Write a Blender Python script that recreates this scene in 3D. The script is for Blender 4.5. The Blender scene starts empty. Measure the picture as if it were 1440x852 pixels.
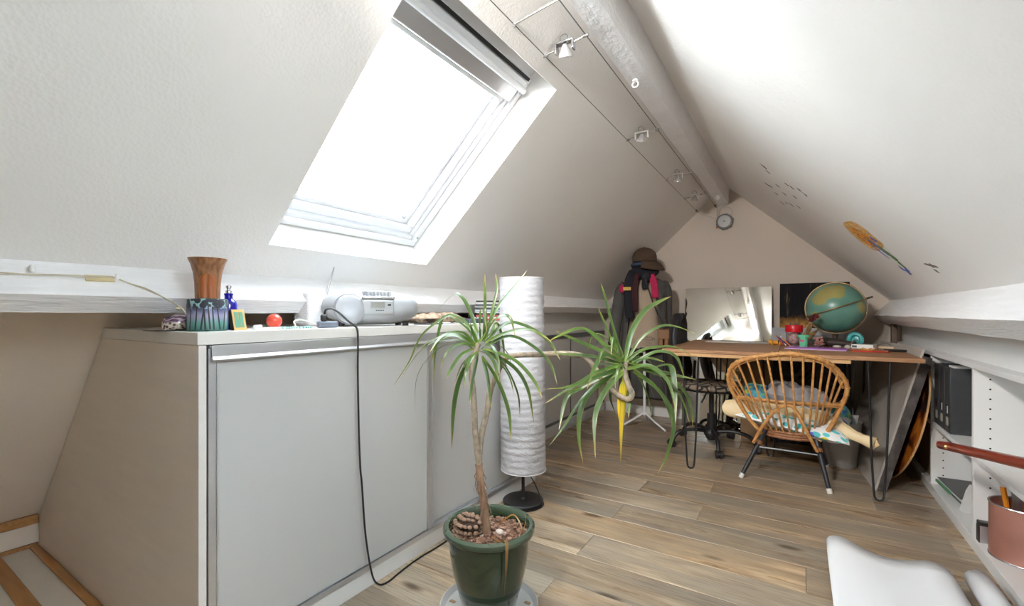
import bpy, bmesh, math, random
from mathutils import Vector, Matrix, noise
random.seed(11)
S = bpy.context.scene
COL = S.collection
R = math.radians

# ------------------------------------------------------------------ camera, sky, exposure
cam_d = bpy.data.cameras.new('camera'); cam = bpy.data.objects.new('camera', cam_d); COL.objects.link(cam)
cam.location = (0, 0, 0.98); cam.rotation_euler = (R(90), 0, R(32.2077))
cam_d.sensor_width = 36; cam_d.lens = 36*635/1440; cam_d.shift_y = 14/1440; cam_d.clip_start = 0.02
S.camera = cam
W = bpy.data.worlds.new('overcast_sky'); S.world = W; W.use_nodes = True
bg = W.node_tree.nodes['Background']; bg.inputs[0].default_value = (0.83, 0.92, 1.0, 1); bg.inputs[1].default_value = 26.0
S.view_settings.view_transform = 'Standard'; S.view_settings.look = 'None'
S.view_settings.exposure = 0.47; S.view_settings.gamma = 1.0; S.view_settings.use_curve_mapping = False
S.cycles.use_denoising = True
S.cycles.max_bounces = 16; S.cycles.diffuse_bounces = 10; S.cycles.glossy_bounces = 6
S.cycles.transmission_bounces = 8; S.cycles.transparent_max_bounces = 12
S.cycles.sample_clamp_indirect = 8.0

# ------------------------------------------------------------------ helpers
def lerp(a, b, t): return a + (b-a)*t
def smooth(pts, k=4, closed=False):
    P = [Vector(p) for p in pts]; n = len(P)
    if n < 3: return P
    out = []
    for i in range(n if closed else n-1):
        p0 = P[i-1] if (i > 0 or closed) else P[0]*2-P[1]
        p1 = P[i]; p2 = P[(i+1) % n]
        p3 = P[(i+2) % n] if (i+2 < n or closed) else P[-1]*2-P[-2]
        for j in range(k):
            t = j/k; t2 = t*t; t3 = t2*t
            out.append(0.5*((2*p1)+(p2-p0)*t+(2*p0-5*p1+4*p2-p3)*t2+(3*p1-p0-3*p2+p3)*t3))
    if not closed: out.append(P[-1])
    return out
class MB:
    def __init__(s): s.v = []; s.f = []; s.uv = None
    def add(s, vs, fs):
        o = len(s.v); s.v += [tuple(v) for v in vs]; s.f += [tuple(i+o for i in f) for f in fs]; return s
    def box(s, x0, x1, y0, y1, z0, z1):
        return s.add([(x0,y0,z0),(x1,y0,z0),(x1,y1,z0),(x0,y1,z0),(x0,y0,z1),(x1,y0,z1),(x1,y1,z1),(x0,y1,z1)],
                     [(0,3,2,1),(4,5,6,7),(0,1,5,4),(1,2,6,5),(2,3,7,6),(3,0,4,7)])
    def hexa(s, c):   # eight corners: bottom ring then top ring
        return s.add(c, [(0,3,2,1),(4,5,6,7),(0,1,5,4),(1,2,6,5),(2,3,7,6),(3,0,4,7)])
    def bar(s, a, b, w, h, up=(0,0,1)):   # rectangular bar from a to b
        a = Vector(a); b = Vector(b); t = (b-a).normalized(); u = Vector(up)
        x = t.cross(u).normalized()*w/2; y = x.cross(t).normalized()*h/2
        return s.hexa([a-x-y, a+x-y, a+x+y, a-x+y, b-x-y, b+x-y, b+x+y, b-x+y])
    def prism(s, poly, d):   # poly: 3d points, d: extrusion vector
        n = len(poly); d = Vector(d); P = [Vector(p) for p in poly]
        return s.add(P+[p+d for p in P], [tuple(range(n-1,-1,-1)), tuple(range(n,2*n))]+[(i,(i+1)%n,n+(i+1)%n,n+i) for i in range(n)])
    def loft(s, rings, cap=True, closed=True):
        n = len(rings[0]); m = len(rings); vs = [v for r in rings for v in r]; fs = []
        for i in range(m-1):
            for j in range(n if closed else n-1):
                k = (j+1) % n; fs.append((i*n+j, i*n+k, (i+1)*n+k, (i+1)*n+j))
        if cap and closed: fs += [tuple(range(n-1,-1,-1)), tuple(range((m-1)*n, m*n))]
        return s.add(vs, fs)
    def lathe(s, prof, n=24, c=(0,0,0), sx=1, sy=1, cap=False):
        c = Vector(c)
        rings = [[c+Vector((r*sx*math.cos(2*math.pi*j/n), r*sy*math.sin(2*math.pi*j/n), z)) for j in range(n)] for r, z in prof]
        return s.loft(rings, cap)
    def tube(s, pts, r, n=8, closed=False, cap=True, sq=1.0):
        P = [Vector(p) for p in pts]; m = len(P)
        rr = r if isinstance(r, (list, tuple)) else [r]*m
        T = []
        for i in range(m):
            if closed: t = P[(i+1) % m]-P[i-1]
            else: t = P[min(i+1, m-1)]-P[max(i-1, 0)]
            T.append(t.normalized() if t.length > 1e-9 else Vector((0,0,1)))
        a = Vector((0,0,1)) if abs(T[0].z) < .9 else Vector((1,0,0))
        N = (a-T[0]*a.dot(T[0])).normalized(); rings = []
        for i in range(m):
            N = (N-T[i]*N.dot(T[i])).normalized(); B = T[i].cross(N)
            rings.append([P[i]+(N*math.cos(2*math.pi*j/n)+B*math.sin(2*math.pi*j/n)*sq)*rr[i] for j in range(n)])
        if closed: rings.append(rings[0])
        return s.loft(rings, cap and not closed)
    def ell(s, c, rx, ry, rz, n=16, m=10):
        c = Vector(c); vs = []; fs = []
        for i in range(1, m):
            a = math.pi*i/m
            for j in range(n):
                b = 2*math.pi*j/n; vs.append(c+Vector((rx*math.sin(a)*math.cos(b), ry*math.sin(a)*math.sin(b), rz*math.cos(a))))
        top = len(vs); vs += [c+Vector((0,0,rz)), c-Vector((0,0,rz))]
        for j in range(n):
            k = (j+1) % n; fs.append((top, j, k)); fs.append((top+1, (m-2)*n+k, (m-2)*n+j))
            for i in range(m-2): fs.append((i*n+j, (i+1)*n+j, (i+1)*n+k, i*n+k))
        return s.add(vs, fs)
    def torus(s, c, rx, rz, r, axis='y', n=28, k=8):
        c = Vector(c); pts = []
        for i in range(n):
            a = 2*math.pi*i/n; u, v = rx*math.cos(a), rz*math.sin(a)
            pts.append(c+(Vector((u,0,v)) if axis == 'y' else Vector((u,v,0)) if axis == 'z' else Vector((0,u,v))))
        return s.tube(pts, r, k, closed=True)
    def xform(s, M, start=0):
        s.v[start:] = [tuple(M @ Vector(v)) for v in s.v[start:]]; return s
def obj(name, mb, m, parent=None, sm=True, bev=0, loc=None, solid=0, sub=0, label=None, seg=2):
    me = bpy.data.meshes.new(name); me.from_pydata(mb.v, [], mb.f); me.update()
    b = bmesh.new(); b.from_mesh(me); bmesh.ops.recalc_face_normals(b, faces=b.faces); b.to_mesh(me); b.free()
    if mb.uv:
        ul = me.uv_layers.new(name='UVMap')
        for lp in me.loops: ul.data[lp.index].uv = mb.uv[lp.vertex_index]
    if sm:
        me.polygons.foreach_set('use_smooth', [True]*len(me.polygons))
        try: me.set_sharp_from_angle(angle=R(38))
        except Exception: pass
    me.materials.append(m)
    o = bpy.data.objects.new(name, me); COL.objects.link(o)
    if parent: o.parent = parent
    if loc: o.location = loc
    if solid: q = o.modifiers.new('thickness', 'SOLIDIFY'); q.thickness = solid; q.offset = 0
    if bev: q = o.modifiers.new('bevel', 'BEVEL'); q.width = bev; q.segments = seg; q.limit_method = 'ANGLE'; q.angle_limit = R(40)
    if sub: q = o.modifiers.new('smooth', 'SUBSURF'); q.levels = sub; q.render_levels = sub
    if label: o['label'] = label
    return o
def tag(o, label, cat, group=None):
    o['label'] = label; o['category'] = cat
    if group: o['group'] = group
    return o
def thing(name, label, cat, loc=(0,0,0), rz=0, group=None):
    o = bpy.data.objects.new(name, None); COL.objects.link(o); o.empty_display_size = .05
    o.location = loc; o.rotation_euler = (0, 0, rz); return tag(o, label, cat, group)
def struct(name, mb, m, parent=None, **k):
    o = obj(name, mb, m, parent, **k)
    if not parent: o['kind'] = 'structure'
    return o
def dup(o, loc=None, rz=None, label=None):
    c = o.copy(); COL.objects.link(c)
    for ch in o.children:
        d = ch.copy(); COL.objects.link(d); d.parent = c
        for g in ch.children: e = g.copy(); COL.objects.link(e); e.parent = d
    if loc: c.location = loc
    if rz is not None: c.rotation_euler = (0, 0, rz)
    if label: c['label'] = label
    return c

# ------------------------------------------------------------------ materials
def mat(name, col, rough=.5, metal=0, var=0, vscale=8, bump=0, bscale=60, col2=None, spec=None, coord='Object', stretch=(1,1,1), coat=0, trans=0, ior=None, alpha=None, detail=4, sheen=0):
    m = bpy.data.materials.new(name); m.use_nodes = True; nt = m.node_tree; N = nt.nodes; L = nt.links
    b = N['Principled BSDF']; c = tuple(col)+(1,)
    b.inputs['Base Color'].default_value = c; b.inputs['Roughness'].default_value = rough; b.inputs['Metallic'].default_value = metal
    if spec is not None: b.inputs['Specular IOR Level'].default_value = spec
    if coat: b.inputs['Coat Weight'].default_value = coat; b.inputs['Coat Roughness'].default_value = .06
    if trans: b.inputs['Transmission Weight'].default_value = trans
    if ior: b.inputs['IOR'].default_value = ior
    if sheen: b.inputs['Sheen Weight'].default_value = sheen
    if var or col2 or bump:
        tc = N.new('ShaderNodeTexCoord'); mp = N.new('ShaderNodeMapping'); L.new(tc.outputs[coord], mp.inputs[0]); mp.inputs['Scale'].default_value = stretch
    if var or col2:
        n = N.new('ShaderNodeTexNoise'); n.inputs['Scale'].default_value = vscale; n.inputs['Detail'].default_value = detail
        L.new(mp.outputs[0], n.inputs[0]); r = N.new('ShaderNodeValToRGB'); L.new(n.outputs[0], r.inputs[0])
        if col2: a0, a1 = c, tuple(col2)+(1,)
        else: a0 = tuple(x*(1-var) for x in col)+(1,); a1 = tuple(min(1, x*(1+var)) for x in col)+(1,)
        r.color_ramp.elements[0].position = .3; r.color_ramp.elements[1].position = .7
        r.color_ramp.elements[0].color = a0; r.color_ramp.elements[1].color = a1
        L.new(r.outputs[0], b.inputs['Base Color'])
    if bump:
        n2 = N.new('ShaderNodeTexNoise'); n2.inputs['Scale'].default_value = bscale; n2.inputs['Detail'].default_value = 3
        L.new(mp.outputs[0], n2.inputs[0]); bp = N.new('ShaderNodeBump'); bp.inputs['Strength'].default_value = bump; bp.inputs['Distance'].default_value = .004
        L.new(n2.outputs[0], bp.inputs['Height']); L.new(bp.outputs[0], b.inputs['Normal'])
    return m
def nodes(m): return m.node_tree.nodes, m.node_tree.links, m.node_tree.nodes['Principled BSDF']
def ramp(N, stops, interp='LINEAR'):
    r = N.new('ShaderNodeValToRGB'); r.color_ramp.interpolation = interp; e = r.color_ramp.elements
    while len(e) < len(stops): e.new(.5)
    for i, (p, c) in enumerate(stops): e[i].position = p; e[i].color = tuple(c)+(1,)
    return r

def plaster():   # woven lining paper, off-white
    m = mat('lining_paper_white', (.78,.765,.74), .75); N, L, b = nodes(m)
    tc = N.new('ShaderNodeTexCoord')
    n = N.new('ShaderNodeTexNoise'); n.inputs['Scale'].default_value = 1.6; n.inputs['Detail'].default_value = 5; L.new(tc.outputs['Object'], n.inputs[0])
    r = ramp(N, [(.3, (.875,.862,.84)), (.7, (.91,.90,.885))]); L.new(n.outputs[0], r.inputs[0]); L.new(r.outputs[0], b.inputs['Base Color'])
    v = N.new('ShaderNodeTexVoronoi'); v.inputs['Scale'].default_value = 120; L.new(tc.outputs['Object'], v.inputs[0])
    n2 = N.new('ShaderNodeTexNoise'); n2.inputs['Scale'].default_value = 9; L.new(tc.outputs['Object'], n2.inputs[0])
    ad = N.new('ShaderNodeMath'); ad.operation = 'MULTIPLY_ADD'; ad.inputs[1].default_value = .25; L.new(v.outputs[0], ad.inputs[0]); L.new(n2.outputs[0], ad.inputs[2])
    bp = N.new('ShaderNodeBump'); bp.inputs['Strength'].default_value = .35; bp.inputs['Distance'].default_value = .006
    L.new(ad.outputs[0], bp.inputs['Height']); L.new(bp.outputs[0], b.inputs['Normal'])
    return m
M = {}
M['wall'] = plaster()
M['gable'] = mat('gable_paint', (.60,.53,.46), .8, var=.03, vscale=3, bump=.1, bscale=90)
M['white_wood'] = mat('white_painted_beam', (.88,.88,.89), .55, var=.03, vscale=5, bump=.8, bscale=14, stretch=(10,1,10))
M['white'] = mat('white_laminate', (.80,.80,.79), .38, var=.015, vscale=3)
M['white_gloss'] = mat('white_window_lacquer', (.86,.87,.89), .3)
M['side_taupe'] = mat('taupe_laminate', (.76,.69,.61), .4, var=.03, vscale=4, bump=.05, bscale=40, stretch=(1,1,8))
M['door_grey'] = mat('grey_white_door', (.53,.53,.525), .32, var=.015, vscale=3)
M['reveal'] = mat('white_reveal_paint', (.86,.86,.86), .5, bump=.25, bscale=30)
M['cream_wood'] = mat('pale_cabinet_laminate', (.72,.70,.665), .4, var=.03, vscale=4, bump=.05, bscale=40, stretch=(1,1,8))
M['alu'] = mat('brushed_aluminium', (.62,.63,.65), .34, .75, var=.03, vscale=20, stretch=(1,.05,1))
M['steel'] = mat('satin_steel', (.55,.55,.56), .25, .9)
M['chrome'] = mat('chrome', (.85,.85,.85), .06, 1)
M['black'] = mat('black_powder_coat', (.016,.016,.018), .38)
M['black_fabric'] = mat('black_cloth', (.012,.013,.018), .9, bump=.3, bscale=200)
M['black_plastic'] = mat('black_plastic', (.02,.02,.022), .35)
M['dark'] = mat('dark_gap', (.01,.01,.01), .8)
M['oak'] = mat('oak_batten', (.30,.135,.04), .45, col2=(.40,.20,.075), vscale=6, stretch=(1,12,12))
M['board'] = mat('off_white_board', (.62,.575,.50), .6, var=.04, vscale=8)
M['paper'] = mat('white_paper', (.85,.85,.84), .7)
M['gray_paint'] = mat('grey_rail', (.11,.11,.115), .45)
M['cup_door'] = mat('warm_grey_cupboard', (.66,.645,.62), .45)

def plank_mat():
    m = mat('weathered_oak_laminate', (.4,.3,.2), .34); N, L, b = nodes(m)
    tc = N.new('ShaderNodeTexCoord'); oi = N.new('ShaderNodeObjectInfo')
    add = N.new('ShaderNodeVectorMath'); add.operation = 'MULTIPLY_ADD'; add.inputs[1].default_value = (1,1,1)
    cmb = N.new('ShaderNodeCombineXYZ')
    k = N.new('ShaderNodeMath'); k.operation = 'MULTIPLY'; k.inputs[1].default_value = 37; L.new(oi.outputs['Random'], k.inputs[0])
    L.new(k.outputs[0], cmb.inputs[0]); L.new(k.outputs[0], cmb.inputs[1]); L.new(tc.outputs['Object'], add.inputs[0]); L.new(cmb.outputs[0], add.inputs[2])
    mp = N.new('ShaderNodeMapping'); mp.inputs['Scale'].default_value = (1.1, 9, 9); L.new(add.outputs[0], mp.inputs[0])
    g = N.new('ShaderNodeTexNoise'); g.inputs['Scale'].default_value = 2.2; g.inputs['Detail'].default_value = 8; g.inputs['Roughness'].default_value = .62; g.inputs['Distortion'].default_value = .5; L.new(mp.outputs[0], g.inputs[0])
    r = ramp(N, [(.26, (.13,.098,.07)), (.41, (.36,.275,.195)), (.55, (.54,.43,.31)), (.72, (.74,.64,.51))]); L.new(g.outputs[0], r.inputs[0])
    # grey wash patches
    mp2 = N.new('ShaderNodeMapping'); mp2.inputs['Scale'].default_value = (.9, 5, 5); L.new(add.outputs[0], mp2.inputs[0])
    g2 = N.new('ShaderNodeTexNoise'); g2.inputs['Scale'].default_value = 1.7; g2.inputs['Detail'].default_value = 4; L.new(mp2.outputs[0], g2.inputs[0])
    r2 = ramp(N, [(.40, (0,0,0)), (.58, (.88,.88,.88))]); L.new(g2.outputs[0], r2.inputs[0])
    mx = N.new('ShaderNodeMixRGB'); mx.inputs[2].default_value = (.37,.325,.27,1); L.new(r2.outputs[0], mx.inputs[0]); L.new(r.outputs[0], mx.inputs[1])
    # fine saw marks across
    mp3 = N.new('ShaderNodeMapping'); mp3.inputs['Scale'].default_value = (1, 30, 1); L.new(add.outputs[0], mp3.inputs[0])
    f = N.new('ShaderNodeTexNoise'); f.inputs['Scale'].default_value = 6; f.inputs['Detail'].default_value = 6; L.new(mp3.outputs[0], f.inputs[0])
    r3 = ramp(N, [(.3, (.60,.60,.60)), (.5, (.98,.98,.98)), (.7, (1.15,1.14,1.12))]); L.new(f.outputs[0], r3.inputs[0])
    m2 = N.new('ShaderNodeMixRGB'); m2.blend_type = 'MULTIPLY'; m2.inputs[0].default_value = 1; L.new(mx.outputs[0], m2.inputs[1]); L.new(r3.outputs[0], m2.inputs[2])
    # knots
    mp4 = N.new('ShaderNodeMapping'); mp4.inputs['Scale'].default_value = (2.0, 6, 1); L.new(add.outputs[0], mp4.inputs[0])
    vo = N.new('ShaderNodeTexVoronoi'); vo.inputs['Scale'].default_value = 1.0; L.new(mp4.outputs[0], vo.inputs[0])
    r4 = ramp(N, [(.05, (.25,.21,.17)), (.13, (1,1,1))]); L.new(vo.outputs['Distance'], r4.inputs[0])
    m3 = N.new('ShaderNodeMixRGB'); m3.blend_type = 'MULTIPLY'; m3.inputs[0].default_value = 1; L.new(m2.outputs[0], m3.inputs[1]); L.new(r4.outputs[0], m3.inputs[2])
    # per-board tone
    rt = ramp(N, [(0, (.62,.59,.56)), (.3, (1.05,.90,.72)), (.5, (.74,.72,.69)), (.75, (1.0,.93,.84)), (1, (1.2,1.16,1.08))]); L.new(oi.outputs['Random'], rt.inputs[0])
    m4 = N.new('ShaderNodeMixRGB'); m4.blend_type = 'MULTIPLY'; m4.inputs[0].default_value = 1; L.new(m3.outputs[0], m4.inputs[1]); L.new(rt.outputs[0], m4.inputs[2])
    L.new(m4.outputs[0], b.inputs['Base Color'])
    bp = N.new('ShaderNodeBump'); bp.inputs['Strength'].default_value = .25; bp.inputs['Distance'].default_value = .002; L.new(f.outputs[0], bp.inputs['Height']); L.new(bp.outputs[0], b.inputs['Normal'])
    rr = ramp(N, [(.3, (.24,.24,.24)), (.7, (.40,.40,.40))]); L.new(g2.outputs[0], rr.inputs[0]); L.new(rr.outputs[0], b.inputs['Roughness'])
    return m
M['plank'] = plank_mat()

# ------------------------------------------------------------------ room shell
SL, CL = .946, 2.620            # left roof slope: z = SL*x + CL
SR, CR = -.916, 1.617           # right roof slope: z = SR*x + CR
AL = math.atan(SL); TL = Vector((math.cos(AL), 0, math.sin(AL))); NL = Vector((-math.sin(AL), 0, math.cos(AL)))
AR = math.atan(-SR); TR = Vector((-math.cos(AR), 0, math.sin(AR))); NR = Vector((math.sin(AR), 0, math.cos(AR)))
YG, YB = 4.38, -1.35            # gable wall, wall behind the camera
XRIDGE = (CR-CL)/(SL-SR)
WX = -1.492; WO = Vector((WX, 0, SL*WX+CL))     # origin on the slope at the foot of the roof window
def pl(s, y, d): return WO + TL*s + NL*d + Vector((0, y, 0))
def lslab(mb, s0, s1, y0, y1, d0, d1):
    return mb.hexa([pl(s0,y0,d0), pl(s1,y0,d0), pl(s1,y1,d0), pl(s0,y1,d0), pl(s0,y0,d1), pl(s1,y0,d1), pl(s1,y1,d1), pl(s0,y1,d1)])
s_top = (XRIDGE-WX)/math.cos(AL)+.12
s_bot = (-1.66-WX)/math.cos(AL)
WY0, WY1, WS = .843, 1.603, .950
ceil = MB()
lslab(ceil, s_bot, s_top, YB, WY0, 0, .14); lslab(ceil, s_bot, s_top, WY1, YG+.1, 0, .14)
lslab(ceil, s_bot, 0, WY0, WY1, 0, .14); lslab(ceil, WS, s_top, WY0, WY1, 0, .14)
struct('ceiling_left', ceil, M['wall'], sm=False)
cr = MB(); p0 = Vector((.72, 0, SR*.72+CR)); p1 = Vector((XRIDGE-.1, 0, SR*(XRIDGE-.1)+CR))
def rslab(mb, a, b, y0, y1):
    A, B = [Vector((x, 0, SR*x+CR)) for x in (a, b)]; u = Vector((0,1,0)); n = NR*.1
    return mb.hexa([A+u*y0, B+u*y0, B+u*y1, A+u*y1, A+u*y0+n, B+u*y0+n, B+u*y1+n, A+u*y1+n])
VX0, VX1, VY0, VY1 = .04, .48, .06, .65      # roof window added for fill light, unseen beside the camera
rslab(cr, .95, XRIDGE-.1, YB, VY0); rslab(cr, .95, XRIDGE-.1, VY1, YG+.1); rslab(cr, .95, VX1, VY0, VY1); rslab(cr, VX0, XRIDGE-.1, VY0, VY1)
ceil_r = struct('ceiling_right', cr, M['wall'], sm=False)

fl = MB().box(-2.85, 1.1, YB-.05, YG+.1, -.10, -.012); floor = struct('floor', fl, M['dark'], sm=False)
PW = .195; g = .0007; LEN = 1.29
ends = {0:-.752, 1:-.10, 2:-.755, 3:.03, 4:-.745, 5:-.40, 6:-.735, 7:-.40, 8:-.95, 9:-.40, 10:-.2, 11:-.72, 12:-.35, 13:.1, 14:-.75, 15:-.3}
pmesh = {}
for i in range(-13, 16):
    y0 = 1.300 + i*PW
    if y0 > YG: continue
    e = ends.get(i, random.uniform(-.9, .3)); x = e - 2*LEN
    while x < 1.0:
        a, b = max(x, -2.75), min(x+LEN, 1.0); x += LEN
        if b-a < .02: continue
        if y0+PW < .60 and b < -1.32: continue
        if y0 < .55 and a < -1.30: a = -1.30
        if b-a < .02: continue
        y1 = min(y0+PW, YG)
        key = (round(b-a, 4), round(y1-y0, 4))
        if key not in pmesh:
            h = (b-a)/2; w = (y1-y0)/2
            mb = MB().add([(-h+g,-w+g,-.012),(h-g,-w+g,-.012),(h-g,w-g,-.012),(-h+g,w-g,-.012),(-h+g,-w+g,-.0015),(h-g,-w+g,-.0015),(h-g,w-g,-.0015),(-h+g,w-g,-.0015),
                           (-h+g+.0015,-w+g+.0015,0),(h-g-.0015,-w+g+.0015,0),(h-g-.0015,w-g-.0015,0),(-h+g+.0015,w-g-.0015,0)],
                          [(8,9,10,11)]+[(q,(q+1)%4,4+(q+1)%4,4+q) for q in range(4)]+[(4+q,4+(q+1)%4,8+(q+1)%4,8+q) for q in range(4)])
            pmesh[key] = obj('plank', mb, M['plank'], floor, sm=False, loc=((a+b)/2, (y0+y1)/2, 0))
        else:
            c = pmesh[key].copy(); COL.objects.link(c); c.location = ((a+b)/2, (y0+y1)/2, 0)
# walls
def gable(name, y, m):
    mb = MB().prism([(-2.80,y,-.1),(1.05,y,-.1),(1.05,y,.85),(.95,y,SR*.95+CR+.05),(XRIDGE,y,2.2),(-1.62,y,1.2),(-2.80,y,.3)], (0,.08,0)); return struct(name, mb, m, sm=False)
gable('wall_back', YG, M['gable']); gable('wall_front', YB-.08, M['gable'])
# lower left slope below the purlin, small riser, right knee wall
lw = MB().prism([(-2.711,YB,.132),(-1.55,YB,1.345),(-1.62,YB,1.41),(-2.85,YB,.132),(-2.85,YB,-.05),(-2.711,YB,-.05)], (0, YG-YB, 0))
struct('wall_left', lw, mat('beige_eaves_paint', (.74,.65,.55), .8, var=.04, vscale=3, bump=.1, bscale=90), sm=False)
kn = MB().box(.66, .70, YB, YG, .772, 1.02).box(.955, 1.0, YB, YG, -.05, .80)
struct('wall_right', kn, M['white'], sm=False)
# oak and board work in the lower left corner
struct('baseboard_left', MB().box(-2.709, -2.69, YB, .546, .100, .136), M['oak'], bev=.002)
struct('trim_1', MB().box(-2.709, -2.698, YB, .546, -.012, .016), M['oak'])
struct('trim_2', MB().box(-2.698, -1.303, YB, .5455, -.012, .001), M['board'])
o = struct('trim_3', MB().box(-2.69, -1.33, .518, .5455, .001, .010), M['oak'], bev=.002)
o = struct('trim_4', MB().box(-2.69, -1.33, .393, .437, .001, .010), M['oak'], bev=.002)
struct('baseboard_back', MB().box(-1.63, .60, YG-.016, YG, 0, .085), M['white'], bev=.003)
struct('trim_5', MB().box(-1.68, -1.645, 2.32, YG, .805, 1.12), M['cup_door'], sm=False)
# beams: rough hewn, painted white
def rough_beam(name, prof, y0, y1, m, n=60, amp=.004, sm=True):
    rings = []
    for i in range(n+1):
        y = lerp(y0, y1, i/n); ring = []
        k = len(prof)
        for j in range(k):
            a = Vector((prof[j][0], y, prof[j][1])); b = Vector((prof[(j+1)%k][0], y, prof[(j+1)%k][1]))
            for q in range(4):
                p = a.lerp(b, q/4)
                w = Vector((noise.noise(p*3.1+Vector((q,j,0))), 0, noise.noise(p*3.7+Vector((7,j,q)))))*amp + Vector((noise.noise(p*14), 0, noise.noise(p*13+Vector((5,0,0)))))*amp*.35
                ring.append(p+w)
        rings.append(ring)
    return struct(name, MB().loft(rings), m, sm=sm)
rb = [(-.587,1.932),(-.507,1.934),(-.497,2.10),(-.54,2.13),(-.597,2.08)]
M['hewn'] = mat('hewn_white_beam', (.88,.88,.90), .5, var=.03, vscale=5, bump=1.0, bscale=22, stretch=(3,2,3))
rough_beam('trim_6', rb, YB, YG, M['hewn'], 150, .0045, False)
# left purlin: set square to the slope
pc = Vector((-1.597, 0, SL*-1.597+CL)); a1 = pc - NL*.118; a2 = a1 - TL*.062; a3 = a2 + NL*.16; a0 = pc + NL*.05
rough_beam('trim_7', [(a0.x,a0.z),(a1.x,a1.z),(a2.x,a2.z),(a3.x,a3.z)], YB, YG, M['white_wood'])
qc = Vector((.595, 0, SR*.595+CR)); b1 = qc - NR*.150; b2 = b1 - TR*.090; b3 = b2 + NR*.2; b0 = qc + NR*.05
rough_beam('trim_8', [(b0.x,b0.z),(b3.x,b3.z),(b2.x,b2.z),(b1.x,b1.z)], YB, YG, M['white_wood'])
struct('trim_9', MB().box(-1.60, -1.50, .995, 1.075, .931, 1.06), M['white_wood'], bev=.012)   # short strut behind the radio
struct('trim_10', MB().box(.575, .605, 4.17, 4.22, .0, .90), mat('brown_post', (.16,.11,.085), .7, var=.3, vscale=20), bev=.003)

# roof window ------------------------------------------------------
win = bpy.data.objects.new('window_1', None); COL.objects.link(win); win['kind'] = 'structure'
def ring_frame(y0, y1, s0, s1, w, d0, d1, wt=None):
    mb = MB(); wt = wt or w
    lslab(mb, s0, s0+w, y0, y1, d0, d1); lslab(mb, s1-wt, s1, y0, y1, d0, d1)
    lslab(mb, s0+w, s1-wt, y0, y0+w, d0, d1); lslab(mb, s0+w, s1-wt, y1-w, y1, d0, d1); return mb
obj('outer_frame', ring_frame(WY0-.03, WY1+.03, -.03, WS+.03, .085, .138, .23), M['white_gloss'], win, bev=.004)
obj('casing', ring_frame(WY0+.004, WY1-.004, .006, WS-.03, .028, .122, .139), M['white_gloss'], win, bev=.004)
sash = obj('sash', ring_frame(WY0+.052, WY1-.052, .06, WS-.06, .034, .146, .20), M['white_gloss'], win, bev=.006)
obj('glazing_bead', ring_frame(WY0+.084, WY1-.084, .092, WS-.092, .022, .165, .20), M['white_gloss'], win, bev=.004)
obj('gasket', ring_frame(WY0+.104, WY1-.104, .112, WS-.112, .004, .172, .20), M['gray_paint'], win)
def glass_mat(name, tint=(1,1,1)):
    m = bpy.data.materials.new(name); m.use_nodes = True; N = m.node_tree.nodes; L = m.node_tree.links; N.clear()
    o = N.new('ShaderNodeOutputMaterial'); t = N.new('ShaderNodeBsdfTransparent'); t.inputs[0].default_value = tint+(1,)
    gl = N.new('ShaderNodeBsdfGlossy'); gl.inputs['Roughness'].default_value = .02
    lw = N.new('ShaderNodeLayerWeight'); lw.inputs[0].default_value = .5; pw = N.new('ShaderNodeMath'); pw.operation = 'POWER'; pw.inputs[1].default_value = 5; L.new(lw.outputs['Facing'], pw.inputs[0])
    f = N.new('ShaderNodeMath'); f.operation = 'MULTIPLY_ADD'; f.inputs[1].default_value = .8; f.inputs[2].default_value = .035; L.new(pw.outputs[0], f.inputs[0]); x = N.new('ShaderNodeMixShader')
    L.new(f.outputs[0], x.inputs[0]); L.new(t.outputs[0], x.inputs[1]); L.new(gl.outputs[0], x.inputs[2]); L.new(x.outputs[0], o.inputs[0]); return m
M['glass'] = glass_mat('window_glass', (.97,.985,.98))
M['glass_low'] = glass_mat('double_glazing', (.80,.81,.805))
obj('pane', lslab(MB(), .11, WS-.11, WY0+.10, WY1-.10, .186, .190), M['glass_low'], win, sm=False)
mb = MB(); lslab(mb, WS-.155, WS-.094, WY0+.052, WY1-.052, .110, .150); obj('vent_flap', mb, M['alu'], win, bev=.006)
mb = MB(); lslab(mb, WS-.172, WS-.155, WY0+.056, WY1-.075, .125, .165); obj('vent_rail', mb, M['white_gloss'], win, bev=.004)
mb = MB().tube([pl(WS-.085, WY0+.02, .100), pl(WS-.085, WY1-.035, .100)], .013, 12); hb = obj('opening_bar', mb, M['white_gloss'], win)
mb = MB(); lslab(mb, WS-.047, WS-.034, WY0+.01, WY1-.03, .112, .125); obj('gap_strip', mb, M['dark'], win)
mb = MB(); lslab(mb, WS-.080, WS-.050, WY0+.01, WY1-.03, .112, .140); obj('top_cover', mb, M['white_gloss'], win, bev=.004)
for yy, ss in ((WY1-.02, .06), (WY1-.02, WS-.10)):
    c = pl(ss, yy, .121); obj('screw', MB().ell(c, .005, .005, .005, 10, 6), M['steel'], win)

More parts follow.
